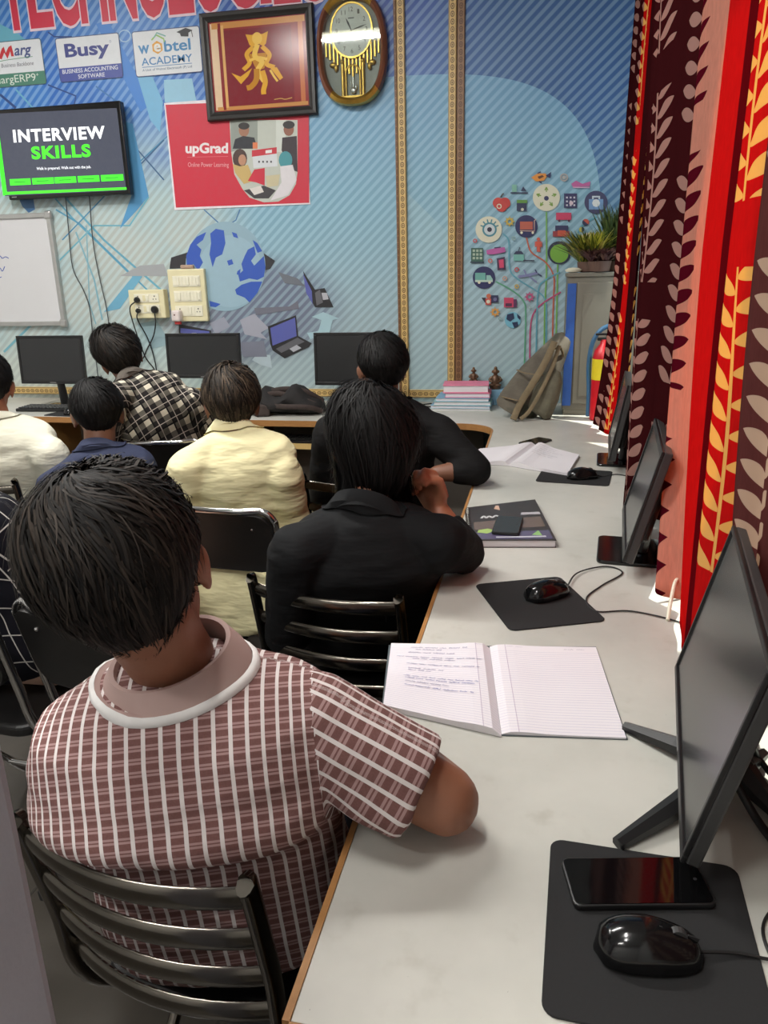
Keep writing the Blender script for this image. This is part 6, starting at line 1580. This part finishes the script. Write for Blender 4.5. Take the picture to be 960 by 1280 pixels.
# --- the nearest man, checked polo, elbow on the desk
c7 = at(222, 850, 0.955)
person('man in a maroon and white checked polo shirt, closest to the viewer', dict(
    seed=1, voxel=0.0055, skin=SK1, hairm=HB, hair=ST1, s=1.06, wide=1.06,
    c7=c7, pelvis=(-0.435, 0.86, 0.568), head=at(168, 722, 0.915), rot=(20, 4, -17),
    shL=at(124, 938, 0.985), shR=at(385, 902, 0.99), elR=on_desk(556, 1000, 0.802), wrR=at(434, 880, 1.15), handR=((-0.9, 0.1, -0.1), (0, -1, -0.2), 0.5, 1, 1.1),
    elL=(-0.715, 0.94, 0.75), wrL=(-0.60, 1.12, 0.66), uvb=('R',), cuff=0.80, shirt=check_mat(), uv=True, sleeve='short', fold=0.0035,
    disp=(lambda V: 0.020*np.exp(-((V[:, 2]-0.80)/0.035)**2)*np.clip((0.80-V[:, 1])*12, 0, 1), lambda V: -0.016*np.exp(-((V[:, 2]-0.735)/0.03)**2)*np.clip((0.80-V[:, 1])*12, 0, 1)),
    collar=(cloth('collar_rib', (178, 152, 146), 0.06, 0.1), simple('white_piping', (226, 224, 222), 0.7), 0.036, 0.074), trousers=NAVYT))
slat_chair((-0.455, 0.925), math.radians(-8), 'dark steel slat-back chair under the man in the checked polo', top=0.775, w=0.345)

# --- man in black with long hair, chin on his hand
person('long-haired man in a black shirt resting his chin on his right hand', dict(
    seed=2, voxel=0.0055, neck=0.88, skin=SK2, hairm=HB2, hair=ST2, s=1.06,
    c7=at(455, 650, 1.70), pelvis=(-0.43, 1.78, 0.568), head=at(463, 563, 1.77), rot=(34, 2, 4),
    shL=at(372, 690, 1.69), shR=at(548, 678, 1.73), elR=on_desk(577, 690, 0.803), wrR=at(549, 640, 1.86), handR=(at(526, 590, 1.85)-at(549, 640, 1.86), (-0.40, -0.9, -0.1), 1.2, 1, 0.35, 1.08),
    sleeve='long', cuffR=0.72, shirt=cloth('shirt_black', (17, 18, 20), 0.15), fold=0.005, collar=(cloth('collar_black', (22, 23, 25), 0.1, 0.1), None, 0.036, 0.070), trousers=DARKT))
slat_chair((-0.428, 1.745), math.radians(-10), 'dark steel slat-back chair under the long-haired man in black', top=0.785)

# --- man in black at the far end of the right desk
person('short-haired man in a black shirt further up the right desk, arm on the worktop', dict(
    seed=3, voxel=0.008, skin=SK3, hairm=HB2, hair=STS, s=1.06,
    c7=at(478, 505, 2.62), pelvis=(-0.56, 2.72, 0.568), head=at(477, 462, 2.69), rot=(28, 2, 2),
    shL=at(414, 545, 2.62), shR=at(545, 540, 2.66), elR=on_desk(594, 588, 0.805), wrR=(-0.345, 2.50, 0.80), handR=((-0.5, -0.1, -0.15), (0, 0, -1), 0.5, 1),
    sleeve='long', cuffR=0.62, shirt=cloth('shirt_black_two', (16, 15, 16), 0.15), fold=0.005, collar=(cloth('collar_black_two', (22, 21, 22), 0.1, 0.1), None, 0.030, 0.066), trousers=DARKT))
slat_chair((-0.60, 2.66), math.radians(-6), 'steel chair behind the short-haired man in black', top=0.79, n=3)

# --- man in cream
person('man in a cream long shirt on a black padded folding chair', dict(
    seed=4, voxel=0.008, skin=SK3, hairm=HBR, hair=ST4, s=1.06,
    c7=at(290, 545, 2.44), pelvis=(-0.965, 2.38, 0.568), head=at(290, 506, 2.50), rot=(24, 2, 1),
    shL=at(234, 590, 2.42), shR=at(352, 592, 2.46), sleeve='long', shirt=cloth('shirt_cream', (240, 232, 186), 0.04, 0.6), fold=0.007, drop=0.02,
    extra=(lambda b: b.ball((-0.95, 2.19, 0.535), (0.18, 0.10, 0.055), 20, 12), lambda b: b.ball((-0.95, 2.10, 0.46), (0.165, 0.024, 0.13), 20, 12)), collar=(cloth('collar_cream', (240, 232, 188), 0.05, 0.1), None, 0.030, 0.064), trousers=CREAMT))
pad_chair((-0.955, 2.28), math.radians(-4), 'black padded folding chair under the man in cream')

# --- man in plaid leaning at the far desk
person('man in a black and white plaid shirt leaning to the left at the far desk', dict(
    seed=5, voxel=0.008, skin=SK3, hairm=HB, hair=ST5, s=1.05,
    c7=at(170, 478, 3.25), pelvis=(-1.66, 3.20, 0.568), head=at(152, 449, 3.33), rot=(42, 8, -16),
    shL=at(140, 500, 3.12), shR=at(238, 503, 3.36), sleeve='long', shirt=plaid_mat(), uv=True, fold=0.005,
    collar=(cloth('collar_plaid', (92, 86, 80), 0.3, 0.1), None, 0.028, 0.062), trousers=NAVYT, elR=at(254, 525, 3.45), wrR=(-1.75, 3.60, 0.78)))
pad_chair((-1.66, 3.13), math.radians(14), 'black padded folding chair under the man in plaid', top=0.80)

# --- boy in navy
person('young man in a navy collared shirt between the white and plaid shirts', dict(
    seed=6, voxel=0.008, skin=SK3, hairm=HB2, hair=STS, s=0.97,
    c7=at(122, 568, 2.66), pelvis=(-1.54, 2.55, 0.568), head=at(122, 518, 2.72), rot=(33, 0, 0),
    shL=at(68, 610, 2.64), shR=at(180, 612, 2.70), shirt=cloth('shirt_navy', (54, 60, 84), 0.08), collar=(cloth('collar_navy', (60, 66, 90), 0.08, 0.1), None, 0.030, 0.060), trousers=DARKT))
pad_chair((-1.50, 2.42), math.radians(2), 'black padded folding chair under the young man in navy', top=0.77)

# --- person in white at the left edge
person('person in a white shirt at the left edge, in front of the far desk', dict(
    seed=7, voxel=0.008, skin=SK2, hairm=HB2, hair=STS, s=1.06,
    c7=at(-8, 530, 2.72), pelvis=(-1.95, 2.50, 0.568), head=at(-16, 484, 2.74), rot=(32, 0, 0),
    shL=at(-68, 575, 2.68), shR=at(62, 568, 2.74), shirt=cloth('shirt_white', (226, 224, 206), 0.04, 0.5), fold=0.006, cuff=0.7, collar=(cloth('collar_white', (226, 224, 206), 0.05, 0.1), None, 0.024, 0.062), trousers=BEIGE))
slat_chair((-1.985, 2.44), math.radians(4), 'steel slat-back chair under the person in white', top=0.80)

# --- person in a black line-checked shirt, mostly outside the left edge
person('person in a black shirt with thin white lines, cut off by the left edge', dict(
    seed=8, voxel=0.009, skin=SK2, hairm=HB2, hair=STS, s=1.06,
    c7=(-1.42, 1.50, 0.95), pelvis=(-1.29, 1.55, 0.568), head=(-1.54, 1.56, 1.08), rot=(32, 0, 0),
    shL=(-1.58, 1.53, 0.87), shR=(-1.24, 1.50, 0.87), elR=(-1.12, 1.58, 0.66), shirt=thinline_mat(), uv=True, trousers=BEIGE, sleeve='long'))
pad_chair((-1.31, 1.50), math.radians(-4), 'black padded folding chair at the left edge, under the person in thin white lines', top=0.80)
pad_chair((-0.865, 1.50), math.radians(-14), 'empty black padded folding chair just beyond the head of the man in the checked polo', top=0.80)
